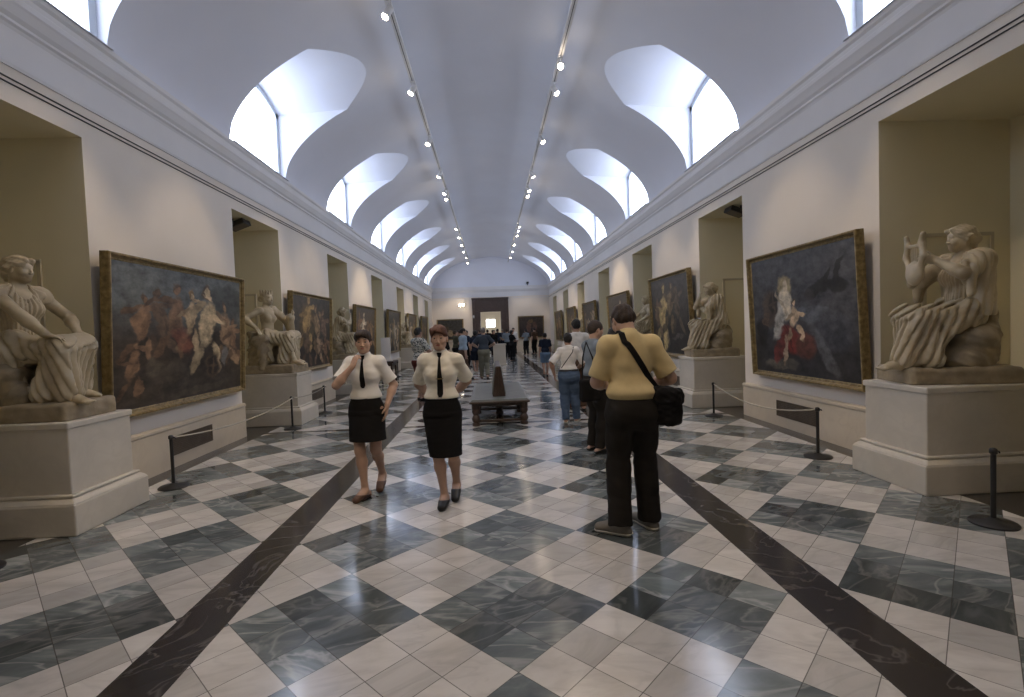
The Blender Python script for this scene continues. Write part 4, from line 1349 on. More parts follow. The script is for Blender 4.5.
def fig(u, v, s, col, seed, asp=1.0, hair=BROWN, amt=0.95):
    """a loosely brushed generic figure: torso, head, arms and legs as soft strokes"""
    r_ = random.Random(seed)
    a = r_.uniform(-0.5, 0.5)
    col = tuple(min(0.8, c * 1.45) for c in col); s = s * 1.12
    dk = tuple(c * 0.55 for c in col)
    k = 1.0 / asp
    out = []
    for i in (-1, 1):
        b = a + i * r_.uniform(0.15, 0.5)
        out.append((u + i * 0.16*s*k + math.sin(b) * 0.3*s*k, v - 0.52*s, 0.12*s*k, 0.25*s, dk if i < 0 else col, amt, b))
    out.append((u, v, 0.20*s*k, 0.34*s, col, amt, a * 0.6))
    out.append((u + 0.07*s*k, v - 0.05*s, 0.06*s*k, 0.2*s, dk, 0.6, a))
    for i in (-1, 1):
        b = i * r_.uniform(0.6, 2.2)
        out.append((u + i * 0.24*s*k, v + 0.16*s + r_.uniform(-0.12, 0.2)*s, 0.085*s*k, 0.18*s, col if i > 0 else dk, amt, b))
    hx = u - math.sin(a) * 0.2*s*k
    out.append((hx, v + 0.46*s, 0.10*s*k, 0.12*s, hair, amt))
    out.append((hx + 0.02*s*k, v + 0.43*s, 0.07*s*k, 0.09*s, col, amt))
    return out
TAN_ = (0.17, 0.10, 0.055); SHADE = (0.10, 0.065, 0.04)
pl1 = [(0.5, 0.36, 0.5, 0.22, (0.045, 0.032, 0.022), 0.8), (0.5, 0.1, 0.6, 0.14, (0.055, 0.043, 0.03), 0.7), (0.87, 0.8, 0.2, 0.14, (0.04, 0.042, 0.035), 0.7)]
pl1 += fig(0.17, 0.60, 0.34, TAN_, 1, 1.6) + fig(0.29, 0.63, 0.36, SHADE, 2, 1.6) + fig(0.40, 0.66, 0.40, TAN_, 3, 1.6) + fig(0.52, 0.66, 0.34, (0.36, 0.26, 0.15), 4, 1.6, (0.25, 0.15, 0.06))
pl1 += fig(0.84, 0.55, 0.40, (0.25, 0.16, 0.09), 5, 1.6) + fig(0.92, 0.48, 0.30, TAN_, 6, 1.6) + fig(0.66, 0.60, 0.50, (0.44, 0.33, 0.19), 7, 1.6) + fig(0.12, 0.30, 0.28, TAN_, 8, 1.6)
pl1 += [(0.46, 0.47, 0.07, 0.12, (0.22, 0.08, 0.045), 0.8, 0.4), (0.36, 0.24, 0.15, 0.09, (0.085, 0.065, 0.042), 0.95), (0.24, 0.27, 0.06, 0.07, (0.10, 0.078, 0.05), 0.95), (0.28, 0.12, 0.02, 0.09, (0.08, 0.06, 0.04), 0.9, 0.2), (0.46, 0.14, 0.02, 0.10, (0.08, 0.06, 0.04), 0.9, -0.3),
        (0.71, 0.24, 0.075, 0.115, (0.11, 0.07, 0.04), 0.9), (0.71, 0.24, 0.055, 0.088, DK, 0.9), (0.71, 0.24, 0.012, 0.088, (0.11, 0.07, 0.04), 0.8), (0.71, 0.24, 0.055, 0.016, (0.11, 0.07, 0.04), 0.8), (0.83, 0.32, 0.04, 0.09, (0.22, 0.21, 0.19), 0.7), (0.60, 0.05, 0.3, 0.03, (0.11, 0.085, 0.055), 0.6, 0.1)]
painting('left', 5.50, 8.42, 0.80, 2.62, 'wide gilt-framed painting nearest the camera on the left wall, pale figures and dark beasts', (0.125, 0.135, 0.13), (0.06, 0.046, 0.032), 0.58, pl1)
pr1 = [(0.62, 0.50, 0.26, 0.07, (0.15, 0.155, 0.17), 0.7, -0.12), (0.80, 0.36, 0.16, 0.16, (0.075, 0.078, 0.088), 0.8), (0.72, 0.22, 0.05, 0.26, (0.15, 0.15, 0.155), 0.6, 0.5), (0.86, 0.30, 0.07, 0.12, (0.035, 0.036, 0.042), 0.8),
       (0.20, 0.56, 0.11, 0.16, (0.085, 0.06, 0.042), 0.9), (0.24, 0.60, 0.055, 0.11, (0.03, 0.025, 0.02), 0.9), (0.24, 0.60, 0.012, 0.11, (0.10, 0.07, 0.05), 0.8), (0.24, 0.60, 0.055, 0.016, (0.10, 0.07, 0.05), 0.8), (0.10, 0.36, 0.07, 0.16, DK, 0.9), (0.14, 0.48, 0.05, 0.06, (0.13, 0.085, 0.055), 0.8),
       (0.70, 0.70, 0.14, 0.06, DK, 0.9, 0.3), (0.62, 0.66, 0.06, 0.05, (0.05, 0.045, 0.042), 0.9), (0.78, 0.76, 0.02, 0.09, DK, 0.9, -0.5), (0.87, 0.80, 0.022, 0.10, DK, 0.9, -0.3), (0.84, 0.70, 0.09, 0.05, DK, 0.9), (0.30, 0.08, 0.2, 0.05, (0.14, 0.12, 0.09), 0.7, 0.1)]
pr1 += [(0.37, 0.75, 0.085, 0.095, (0.42, 0.33, 0.18), 0.85), (0.31, 0.48, 0.055, 0.22, (0.46, 0.43, 0.37), 0.9, -0.25), (0.38, 0.60, 0.062, 0.15, (0.72, 0.62, 0.46), 0.98, 0.1), (0.375, 0.76, 0.035, 0.05, (0.66, 0.54, 0.38), 0.95), (0.33, 0.60, 0.02, 0.12, (0.44, 0.36, 0.25), 0.9, 0.5),
        (0.40, 0.30, 0.10, 0.13, (0.21, 0.035, 0.025), 0.95, 0.2), (0.29, 0.20, 0.05, 0.13, (0.17, 0.035, 0.025), 0.9, -0.5), (0.55, 0.25, 0.10, 0.11, (0.14, 0.05, 0.032), 0.9), (0.39, 0.32, 0.02, 0.12, (0.09, 0.018, 0.015), 0.8, 0.3), (0.345, 0.20, 0.022, 0.13, (0.40, 0.29, 0.19), 0.9, -0.1)]
pr1 += fig(0.465, 0.48, 0.24, (0.46, 0.33, 0.20), 12, 1.2)
painting('right', 8.06, 5.60, 0.76, 2.64, 'gilt-framed painting nearest the camera on the right wall, pale figure with red cloth', (0.072, 0.072, 0.076), (0.036, 0.034, 0.034), 0.3, pr1)
pl2 = [(0.36, 0.62, 0.2, 0.32, (0.11, 0.075, 0.035), 0.8)] + fig(0.36, 0.68, 0.55, (0.30, 0.20, 0.08), 21, 1.3, OCH) + fig(0.62, 0.60, 0.5, (0.25, 0.17, 0.09), 22, 1.3) + fig(0.82, 0.56, 0.46, (0.17, 0.11, 0.07), 23, 1.3) + fig(0.66, 0.30, 0.34, (0.28, 0.19, 0.11), 24, 1.3) + fig(0.36, 0.32, 0.36, SHADE, 25, 1.3) + fig(0.86, 0.24, 0.3, TAN_, 26, 1.3)
painting('left', 10.42, 13.0, 0.88, 2.60, 'second gilt-framed painting along the left wall, beside the crowned statue', (0.06, 0.052, 0.04), (0.028, 0.022, 0.018), 0.4, pl2)
pr2 = [(0.5, 0.75, 0.24, 0.16, (0.08, 0.062, 0.038), 0.7)] + fig(0.31, 0.55, 0.62, (0.38, 0.28, 0.12), 31, 1.3) + fig(0.52, 0.66, 0.45, (0.15, 0.11, 0.06), 32, 1.3) + fig(0.70, 0.60, 0.4, (0.085, 0.065, 0.045), 33, 1.3) + fig(0.16, 0.5, 0.4, SHADE, 34, 1.3) + [(0.68, 0.22, 0.16, 0.035, (0.12, 0.10, 0.095), 0.7, 0.2), (0.42, 0.20, 0.04, 0.14, (0.14, 0.11, 0.085), 0.7)]
painting('right', 13.14, 10.52, 0.86, 2.82, 'second gilt-framed painting along the right wall, very dark with one pale upright figure', (0.05, 0.047, 0.042), (0.022, 0.02, 0.018), 0.4, pr2)
ordn = ['first', 'second', 'third', 'fourth', 'fifth', 'sixth', 'seventh', 'eighth', 'ninth', 'tenth', 'eleventh', 'twelfth', 'thirteenth', 'fourteenth', 'fifteenth', 'sixteenth', 'seventeenth', 'eighteenth']
rp = random.Random(5)
for kk in range(2, 6):
    ya = NICHE0 + PITCH * (kk + 0) + NW + 0.03; yb = NICHE0 + PITCH * (kk + 1) - NW - 0.35
    for sd in ('left', 'right'):
        bl = []
        for q_ in range(4): bl += fig(0.2 + 0.2 * q_ + rp.uniform(-0.05, 0.05), rp.uniform(0.42, 0.62), rp.uniform(0.38, 0.6), rp.choice([FLESH, PALE, OCH, (0.2, 0.13, 0.07), TAN_]), rp.random(), 1.4)
        a, b = (ya, yb) if sd == 'left' else (yb, ya)
        zt = {('left', 2): 2.58, ('left', 3): 2.64, ('left', 4): 2.65, ('left', 5): 2.66}.get((sd, kk), 2.72)
        painting(sd, a, b, 0.86, zt, '%s gilt-framed painting along the %s wall counting from the camera' % (ordn[kk], sd), (0.07, 0.058, 0.045), (0.03, 0.024, 0.02), 0.4, bl)
painting('end', -4.0, -2.05, 1.05, 2.58, 'gilt-framed painting on the far end wall, left of the dark doorway', (0.06, 0.055, 0.045), (0.03, 0.025, 0.02), 0.4, [(0.5, 0.3, 0.12, 0.2, FLESH, 0.8), (0.3, 0.5, 0.15, 0.2, BROWN, 0.8)], 0.02)
painting('end', 1.95, 3.86, 1.0, 2.62, 'gilt-framed painting on the far end wall, right of the dark doorway', (0.055, 0.042, 0.035), (0.03, 0.022, 0.02), 0.4, [(0.4, 0.5, 0.10, 0.3, (0.18, 0.10, 0.07), 0.8), (0.65, 0.5, 0.10, 0.3, (0.14, 0.08, 0.06), 0.8), (0.5, 0.8, 0.1, 0.1, OCH, 0.6)], 0.02)

# ------------------------------------------------------------------ pedestals and statues
def pedestal_mesh(lx, ly):
    """origin at the middle of the base; lx across towards the hall, ly along the wall"""
    a, b = lx / 2, ly / 2
    die = MB(); die.box((-a + 0.085, -b + 0.085, 0.30), (a - 0.085, b - 0.085, 0.96))
    base = MB()
    base.box((-a, -b, 0), (a, b, 0.27))
    base.frustum((-a, -b), (a, b), 0.27, (-a + 0.045, -b + 0.045), (a - 0.045, b - 0.045), 0.315)
    base.box((-a + 0.045, -b + 0.045, 0.315), (a - 0.045, b - 0.045, 0.345))
    cap = MB(); cap.box((-a + 0.07, -b + 0.07, 0.905), (a - 0.07, b - 0.07, 0.965))
    return base, die, cap
ped_me = None
def pedestal(x, y, rz, label, lx=1.26, ly=0.92):
    global ped_me
    root = empty('stone_pedestal', (x, y, 0), rz, label, 'pedestal', 'stone pedestals in the wall recesses')
    if ped_me is None:
        bm_, dm_, cm_ = pedestal_mesh(lx, ly)
        ped_me = [bm_.mesh('pedestal_base', [M['pedestal']]), dm_.mesh('pedestal_shaft', [M['pedestal']]), cm_.mesh('pedestal_cap', [M['pedestal']])]
    for nm, me in zip(('base', 'shaft', 'cap'), ped_me):
        o = add_obj(nm, me, None, root)
        b = o.modifiers.new('soft', 'BEVEL'); b.width = 0.012; b.segments = 2
    return root
SX = 4.33
spots = [  # side, y, design, what it looks like, heading tweak, scale, shift towards the hall
    (-1, 4.82, 'queen', 'nearest marble statue on the left, seated woman with forearms resting on her lap', 0.0, 0.99, 0.02),
    (1, 4.72, 'lyre', 'nearest marble statue on the right, seated figure playing a lyre', -0.2, 1.0, -0.03),
    (-1, 9.88, 'crowned', 'marble statue of a seated woman in a crown, second on the left wall', -0.1, 1.03, 0.06),
    (1, 9.83, 'thinker', 'marble statue leaning forward with arms folded to its chin, second on the right wall', -0.1, 0.97, 0.04),
    (-1, 14.55, 'thinker', 'third marble statue on the left wall, behind the woman with hand at chin', 0.0, 0.98, 0.0),
    (1, 14.5, 'queen', 'third marble statue on the right wall, seen past the yellow-shirted man', 0.2, 1.0, 0.0),
    (-1, 24.2, 'lyre', 'marble statue far down the left wall, above the man in the printed shirt', 0.0, 1.0, 0.0),
    (1, 24.2, 'crowned', 'last marble statue visible along the right wall, far down the hall', 0.0, 1.0, 0.0),
]
for s_, y, dsg, lab, hd, ss, dx in spots:
    nth = {4: 'first', 9: 'second', 14: 'third', 24: 'fifth'}[int(y)]
    pedestal(s_ * (SX - dx * 0.5), y, PI if s_ < 0 else 0, '%s stone pedestal along the %s wall under a seated statue' % (nth, 'left' if s_ < 0 else 'right'))
    place_statue(dsg, s_ * (SX + 0.13 - dx), y, 0.965, (-PI/2 if s_ < 0 else PI/2) + hd, lab, ss)

# vents in the dado
for kk in range(0, 5):
    for s_ in (-1, 1):
        yc = NICHE0 + PITCH * kk + NW + 1.53
        root = empty('vent_grille', (s_ * (HW - 0.045), yc, 0.16), 0, '%s dark wall vent along the %s wall under a painting' % (ordn[kk], 'left' if s_ < 0 else 'right'), 'vent', 'vents below the paintings')
        f = MB()
        a, b = sorted((0.0, -s_ * 0.014))
        for (y0, y1, z0, z1) in ((-0.48, 0.48, 0, 0.02), (-0.48, 0.48, 0.22, 0.24), (-0.48, -0.46, 0, 0.24), (0.46, 0.48, 0, 0.24)): f.box((a, y0, z0), (b, y1, z1))
        f.build('frame', M['vent'], root)
        g = MB()
        a, b = sorted((0.0, -s_ * 0.004)); g.box((a, -0.46, 0.02), (b, 0.46, 0.22))
        a, b = sorted((0.0, -s_ * 0.011))
        for i in range(8): g.box((a, -0.46, 0.03 + i * 0.024), (b, 0.46, 0.036 + i * 0.024))
        g.build('louvre', M['vent'], root)

# ------------------------------------------------------------------ rope stands
def stand(x, y, label):
    root = empty('rope_stand', (x, y, 0), 0, label, 'barrier stand', 'low rope stands in front of the walls')
    b = MB(); b.lathe([(0.15, 0), (0.152, 0.012), (0.14, 0.022), (0.05, 0.034), (0.03, 0.05)], 28); b.build('base', M['black'], root, True, sharp=0.7)
    p = MB(); p.lathe([(0.0175, 0.04), (0.0175, 0.545)], 14); p.build('post', M['black'], root, True, sharp=0.7)
    c = MB(); c.lathe([(0.0175, 0.54), (0.026, 0.547), (0.026, 0.575), (0.02, 0.585), (0.008, 0.59)], 14); c.build('cap', M['black'], root, True, sharp=0.7)
    h_ = MB(); h_.tube([(0.02, 0, 0.56), (0.045, 0, 0.56), (0.05, 0, 0.545)], 0.006, 6); h_.build('hook', M['black'], root)
    return (x, y)
def rope(a, b, za, zb, sag, label):
    root_pts = []
    for i in range(25):
        t = i / 24
        root_pts.append((a[0] + (b[0]-a[0]) * t, a[1] + (b[1]-a[1]) * t, za + (zb-za) * t - sag * 4 * t * (1-t)))
    m = MB(); m.tube(root_pts, 0.0085, 8)
    o = m.build('barrier_rope', M['rope'], smooth=True)
    return tag(o, label, 'rope', 'ropes between the stands')
L1s = stand(-3.72, 5.72, 'black rope stand before the nearest painting on the left wall')
L2s = stand(-3.70, 9.06, 'black rope stand before the pedestal of the crowned statue')
L3s = stand(-3.70, 10.81, 'black rope stand just beyond the pedestal of the crowned statue')
L0s = stand(-3.93, 3.78, 'black rope stand at the left edge of the photo, only its base visible')
R1s = stand(3.68, 5.69, 'black rope stand before the nearest painting on the right wall')
R2s = stand(3.72, 8.53, 'black rope stand before the second pedestal on the right')
R0s = stand(3.69, 3.64, 'black rope stand before the lyre statue pedestal, nearest on the right')
L4s = stand(-3.70, 15.8, 'black rope stand beyond the third statue on the left')
L5s = stand(-3.70, 19.3, 'distant black rope stand beside the dark table on the left')
C1s = stand(0.72, 19.2, 'black rope stand standing in the middle of the hall')
rope((L1s[0] + 0.03, L1s[1] + 0.03), (L2s[0] + 0.03, L2s[1] - 0.03), 0.56, 0.56, 0.10, 'slack pale rope along the nearest left painting')
rope((L2s[0] + 0.02, L2s[1] + 0.03), (L3s[0] + 0.02, L3s[1] - 0.03), 0.56, 0.56, 0.05, 'short pale rope in front of the crowned statue')
rope((R1s[0] + 0.0, R1s[1] + 0.03), (R2s[0], R2s[1] - 0.03), 0.56, 0.56, 0.16, 'slack pale rope along the nearest right painting')
rope((L0s[0] + 0.02, L0s[1] + 0.03), (L1s[0] + 0.0, L1s[1] - 0.03), 0.56, 0.56, 0.30, 'slack pale rope before the nearest left pedestal') if False else None

# ------------------------------------------------------------------ bench
bench = empty('gallery_bench', (0.0, 8.48, 0), 0.0, 'broad low bench with green leather seat and dark carved legs', 'bench')
BW, BL = 1.04, 2.8
b = MB(); b.box((-BW/2, 0, 0.385), (BW/2, BL, 0.425)); b.build('seat_edge', M['wood'], bench, bevel=0.014)
b = MB()
b.frustum((-BW/2 + 0.012, 0.012), (BW/2 - 0.012, BL - 0.012), 0.425, (-BW/2 + 0.05, 0.05), (BW/2 - 0.05, BL - 0.05), 0.452); b.build('seat', M['leather'], bench, bevel=0.012)
b = MB()
for (lo, hi) in (((-BW/2 + 0.06, 0.06, 0.335), (BW/2 - 0.06, 0.10, 0.385)), ((-BW/2 + 0.06, BL - 0.1, 0.335), (BW/2 - 0.06, BL - 0.06, 0.385)), ((-BW/2 + 0.06, 0.1, 0.335), (-BW/2 + 0.10, BL - 0.1, 0.385)), ((BW/2 - 0.10, 0.1, 0.335), (BW/2 - 0.06, BL - 0.1, 0.385))): b.box(lo, hi)
b.build('apron', M['wood'], bench, bevel=0.006)
prof = [(0.062, 0), (0.07, 0.01), (0.07, 0.05), (0.05, 0.062), (0.066, 0.085), (0.074, 0.12), (0.062, 0.16), (0.043, 0.185), (0.05, 0.20), (0.066, 0.225), (0.07, 0.26), (0.062, 0.285), (0.07, 0.3), (0.07, 0.385)]
for x in (-BW/2 + 0.105, BW/2 - 0.105):
    for y in (0.11, BL/2, BL - 0.11):
        l = MB(); l.lathe(prof, 20, Matrix.Translation((x, y, 0))); l.build('leg', M['wood'], bench, True, sharp=0.7)
l = MB(); l.lathe(prof, 20, Matrix.Translation((0, 0.65, 0))); l.build('leg', M['wood'], bench, True, sharp=0.7)
b = MB(); b.box((-0.03, 0.11, 0.06), (0.03, BL - 0.11, 0.10))
for y in (0.11, BL/2, BL - 0.11): b.box((-BW/2 + 0.12, y - 0.025, 0.06), (BW/2 - 0.12, y + 0.025, 0.10))
b.build('stretcher', M['wood'], bench, bevel=0.006)
b = MB()
vs = [(-0.115, 0.42, 0.45), (0.115, 0.42, 0.45), (0.115, BL - 0.42, 0.45), (-0.115, BL - 0.42, 0.45), (-0.045, 0.5, 0.98), (0.045, 0.5, 0.98), (0.045, BL - 0.5, 0.98), (-0.045, BL - 0.5, 0.98)]
b.add(vs, [(0,3,2,1),(4,5,6,7),(0,1,5,4),(1,2,6,5),(2,3,7,6),(3,0,4,7)])
for sx in (-0.075, -0.0, 0.075):   # raised ribs on the end
    b.add([(sx-0.012, 0.412, 0.455), (sx+0.012, 0.412, 0.455), (sx*0.4+0.006, 0.488, 0.97), (sx*0.4-0.006, 0.488, 0.97), (sx-0.012, 0.43, 0.455), (sx+0.012, 0.43, 0.455), (sx*0.4+0.006, 0.51, 0.97), (sx*0.4-0.006, 0.51, 0.97)],
          [(0,1,2,3),(1,5,6,2),(4,0,3,7),(3,2,6,7),(0,4,5,1)])
b.build('backrest', M['wood'], bench, bevel=0.008)
b = MB()
for s_ in (-1, 1):
    vs = [(s_*0.1145, 0.50, 0.47), (s_*0.1145, BL-0.50, 0.47), (s_*0.0475, BL-0.56, 0.965), (s_*0.0475, 0.56, 0.965), (s_*0.125, 0.52, 0.48), (s_*0.125, BL-0.52, 0.48), (s_*0.058, BL-0.58, 0.955), (s_*0.058, 0.58, 0.955)]
    b.add(vs, [(4,5,6,7),(0,1,5,4),(1,2,6,5),(2,3,7,6),(3,0,4,7)] if s_ > 0 else [(7,6,5,4),(4,5,1,0),(5,6,2,1),(6,7,3,2),(7,4,0,3)])
b.build('back_cushion', M['leather'], bench, bevel=0.003)

# marble block and the dark table with a white panel further down
t = empty('marble_block', (0.28, 23.6, 0), 0, 'pale veined marble block standing in the middle of the hall before the crowd', 'plinth')
b = MB(); b.box((-0.29, -0.29, 0.06), (0.29, 0.29, 0.94)); b.build('shaft', M['dado'], t, bevel=0.01)
b = MB(); b.box((-0.33, -0.33, 0.0), (0.33, 0.33, 0.07)); b.build('base', M['dado'], t, bevel=0.012)
b = MB(); b.box((-0.33, -0.33, 0.94), (0.33, 0.33, 1.0)); b.build('top', M['dado'], t, bevel=0.012)
t = empty('side_table', (-3.72, 17.4, 0), 0, 'dark wooden table by the left wall under a plain white panel', 'table')
b = MB(); b.box((-0.32, -0.45, 0.66), (0.32, 0.45, 0.72)); b.build('tabletop', M['wood'], t, bevel=0.01)
b = MB(); b.box((-0.27, -0.40, 0.56), (0.27, 0.40, 0.66)); b.build('apron', M['wood'], t, bevel=0.006)
for x in (-0.24, 0.24):
    for y in (-0.37, 0.37):
        l = MB(); l.lathe([(0.03, 0), (0.034, 0.08), (0.026, 0.3), (0.04, 0.45), (0.034, 0.56)], 14, Matrix.Translation((x, y, 0))); l.build('leg', M['wood'], t, True)
t = empty('display_panel', (-3.72, 17.4, 0.72), 0, 'plain white upright panel standing on the dark side table', 'panel')
b = MB(); b.box((-0.16, -0.03, 0.02), (0.16, 0.03, 0.80)); b.build('board', M['lampwhite'], t, bevel=0.008)
b = MB(); b.box((-0.2, -0.1, 0.0), (0.2, 0.1, 0.02)); b.build('foot', M['lampwhite'], t, bevel=0.004)

# ------------------------------------------------------------------ ceiling tracks and lamps
TZ = 6.58
TRX = {-1: -1.46, 1: 1.36}
for s_ in (-1, 1):
    side = 'left' if s_ < 0 else 'right'
    root = empty('lighting_track', (TRX[s_], 0, TZ), 0, 'long grey lighting track hung under the vault on the %s' % side, 'lighting track', 'ceiling lighting tracks')
    b = MB(); b.box((-0.045, Y0 + 0.3, 0), (0.045, Y1 - 0.3, 0.05)); b.build('rail', M['rail'], root)
    b = MB(); b.box((-0.006, Y0 + 0.3, -0.003), (0.006, Y1 - 0.3, 0.002)); b.build('slot', M['cable'], root)
    y = 1.6
    while y < Y1 - 1:
        zt = vault(TRX[s_]) - TZ
        h_ = MB(); h_.tube([(0, y, 0.05), (0, y, zt + 0.02)], 0.008, 6); h_.build('hanger', M['rail'], root)
        y += PITCH / 2 * 2
lamp_parts = None
def spot(x, y, target, label, energy, cone=0.85):
    """a lamp head under the track: clip, arm, can and glowing lens, with its own light"""
    global lamp_parts
    root = empty('track_spotlight', (x, y, TZ), 0, label, 'spotlight', 'spotlights on the ceiling tracks')
    if lamp_parts is None:
        c = MB(); c.box((-0.03, -0.05, -0.03), (0.03, 0.05, 0.0)); c.tube([(0, 0, -0.03), (0, 0, -0.10)], 0.012, 8)
        cn = MB(); cn.lathe([(0.03, -0.09), (0.05, -0.085), (0.055, -0.02), (0.06, 0.07), (0.058, 0.085)], 20)
        ln = MB(); ln.lathe([(0.054, 0.0855), (0.052, 0.10), (0.04, 0.115), (0.02, 0.122)], 20)
        lamp_parts = [('clip', c.mesh('clip', [M['lampwhite']])), ('can', cn.mesh('can', [M['lampwhite']], True)), ('lens', ln.mesh('lens', [M['lampglow']], True))]
    d = (Vector(target) - Vector((x, y, TZ - 0.14))).normalized()
    q = d.to_track_quat('Z', 'Y')
    for nm, me in lamp_parts:
        o = add_obj(nm, me, None, root)
        if nm != 'clip': o.location = (0, 0, -0.14); o.rotation_mode = 'QUATERNION'; o.rotation_quaternion = q
    ld = bpy.data.lights.new('spot_beam', 'SPOT')
    ld.energy = energy; ld.color = (1.0, 0.78, 0.54); ld.spot_size = cone; ld.spot_blend = 0.9; ld.shadow_soft_size = 0.045
    lo_ = bpy.data.objects.new('spot_beam', ld); COL.objects.link(lo_)
    lo_.parent = root
    lo_.location = Vector((0, 0, -0.14)) + d * 0.11
    lo_.rotation_mode = 'QUATERNION'; lo_.rotation_quaternion = d.to_track_quat('-Z', 'Y')
    return root
LY = {-1: [0.8, 2.6, 4.3, 5.2, 7.74, 10.15, 12.87, 15.53, 17.44, 18.18, 23.4, 25.5, 27.9, 30.1, 32.4, 34.9], 1: [0.8, 2.6, 4.3, 5.2, 7.2, 9.35, 10.25, 12.89, 15.73, 17.32, 18.05, 23.3, 24.2, 25.4, 28.2, 30.57, 32.9]}
PIERS = [NICHE0 + PITCH * k + PITCH / 2 for k in range(-1, 7)]
SPOT_W = 1350.0
for s_ in (-1, 1):
    side = 'left' if s_ < 0 else 'right'
    for i, y in enumerate(LY[s_]):
        py = min(PIERS, key=lambda p: abs(p - y + 0.3))
        sy = min([q[1] for q in spots if q[0] == s_], key=lambda q: abs(q - y + 0.3))
        tgt = (s_ * 4.3, py, 1.55) if abs(py - y) < abs(sy - y) + 0.4 or abs(sy - y) > 1.3 else (s_ * 4.25, sy, 1.7)
        lab = '%s spotlight from the camera end of the %s ceiling track' % (ordn[i], side)
        if y > 32: tgt = (s_ * 2.9, Y1, 2.0)
        if y < 4.5: tgt = (s_ * 0.5, y + 2.6, 0.6)  # these nearest lamps are unseen, added to brighten the floor and visitors
        if s_ == 1 and i == 5:
            tgt = (0.2, 1.0, 1.3); lab = 'brightest spotlight, on the right ceiling track, shining straight at the camera'
        spot(TRX[s_], y, tgt, lab, SPOT_W * (0.38 if y < 4.5 else 1.1 if abs(tgt[2] - 1.7) < 0.01 else 0.95), 1.25 if y < 4.5 else 0.74)

# floodlight boxes under the soffits of the second recesses
for s_ in (-1, 1):
    root = empty('soffit_floodlight', (s_ * 4.62, 9.35, ZN - 0.02), 0, 'small black floodlight under the lintel of the second recess on the %s' % ('left' if s_ < 0 else 'right'), 'floodlight', 'floodlights in the recesses')
    m4 = Matrix.Rotation(s_ * 0.35, 4, 'Y')
    b = MB(); b.box((-0.16, -0.15, -0.13), (0.16, 0.15, -0.04), 0, m4); b.build('housing', M['black'], root, bevel=0.01)
    b = MB(); b.box((-0.02, -0.17, -0.10), (0.02, -0.15, 0.0)); b.box((-0.02, 0.15, -0.10), (0.02, 0.17, 0.0)); b.build('bracket', M['black'], root)
    b = MB(); b.box((-0.13, -0.12, -0.134), (0.13, 0.12, -0.129), 0, m4); b.build('glass', M['vent'], root)

# emergency light, door lamp and camera on the end wall
root = empty('emergency_light', (-2.15, Y1 - 0.02, 3.5), 0, 'twin glowing emergency light high on the end wall, left of the doorway', 'wall light')
b = MB(); b.box((-0.22, -0.10, 0), (0.22, 0.02, 0.18)); b.build('housing', M['lampwhite'], root, bevel=0.01)
for x in (-0.11, 0.11):
    b = MB(); b.lathe([(0.08, 0), (0.075, 0.03), (0.03, 0.04)], 16, Matrix.Translation((x, -0.10, 0.09)) @ Matrix.Rotation(PI/2, 4, 'X')); b.build('lamp', M['lampglow'], root)
root = empty('wall_lamp', (DX - 1.24, Y1 - 0.25, 2.6), 0, 'small white lamp fixed to the left of the dark doorway', 'wall light')
b = MB(); b.box((-0.06, -0.06, 0.0), (0.06, 0.0, 0.2)); b.build('housing', M['lampwhite'], root, bevel=0.01)
b = MB(); b.lathe([(0.05, 0), (0.06, 0.03), (0.03, 0.06)], 14, Matrix.Translation((0, -0.06, 0.1)) @ Matrix.Rotation(PI/2, 4, 'X')); b.build('glass', M['lampwhite'], root)
root = empty('security_camera', (2.75, Y1 - 0.14, ZC), 0, 'small dark security camera on the end wall cornice', 'camera')
b = MB(); b.box((-0.08, -0.22, 0.10), (0.08, 0.10, 0.24)); b.build('housing', M['black'], root, bevel=0.02)
b = MB(); b.lathe([(0.06, 0.0), (0.03, 0.03), (0.025, 0.11)], 14); b.build('mount', M['black'], root)
# ------------------------------------------------------------------ visitors
def arms(**kw): return kw
# the two attendants walking towards the camera
Ja = skeleton(True, (0, 0, 0.895), 0.02, 0, 0.0, 0.12, 0.03, feet={'R': (0.02, 0.12, 0.0, 0.35, 0.0), 'L': (-0.09, -0.20, 0.07, 0.0, 0.0)},
    arms={'R': dict(w=(0.075, 0.180, 1.352), pole=(1, -0.2, -1), d=(-0.32, -0.28, 0.9), n=(-0.5, -0.8, -0.3), curl=0.85),
          'L': dict(w=(-0.225, 0.06, 0.93), pole=(-0.7, -1, 0), d=(0.12, 0.10, -1), n=(1, 0, 0), curl=0.3)}, sh=0.146)
ra, ia = person('woman walking with hand to her chin, white shirt and short black skirt', -1.40, 5.13, PI, 1.665, Ja, 'white', 'black', 'skirt', 'brown', 'crop', 'fair', 0.80, 'shoebrown', 0.006, True,
    'women in uniform walking this way', 0.0, 1.12, 0.01, 1.02, 3, skirt=(1.06, 0.585, (0.136, 0.115), (0.185, 0.15)), collar=True, sandals=True, legs_build=1.0)
tie_on(ra, ia, 0.05, z_bot=1.12)
Jb = skeleton(True, (0, 0, 0.895), 0.0, 0, 0.0, -0.05, 0.03, feet={'R': (0.0, 0.09, 0.0, 0.1, 0.0), 'L': (-0.10, -0.14, 0.05, 0.05, 0.0)},
    arms={'R': dict(w=(0.07, -0.19, 0.955), pole=(1, -0.35, 0), d=(-0.8, -0.05, -0.45), n=(0, -1, 0.1), curl=0.5),
          'L': dict(w=(-0.06, -0.215, 0.985), pole=(-1, -0.35, 0), d=(0.8, -0.05, -0.45), n=(0, -1, 0.1), curl=0.5)}, sh=0.150)
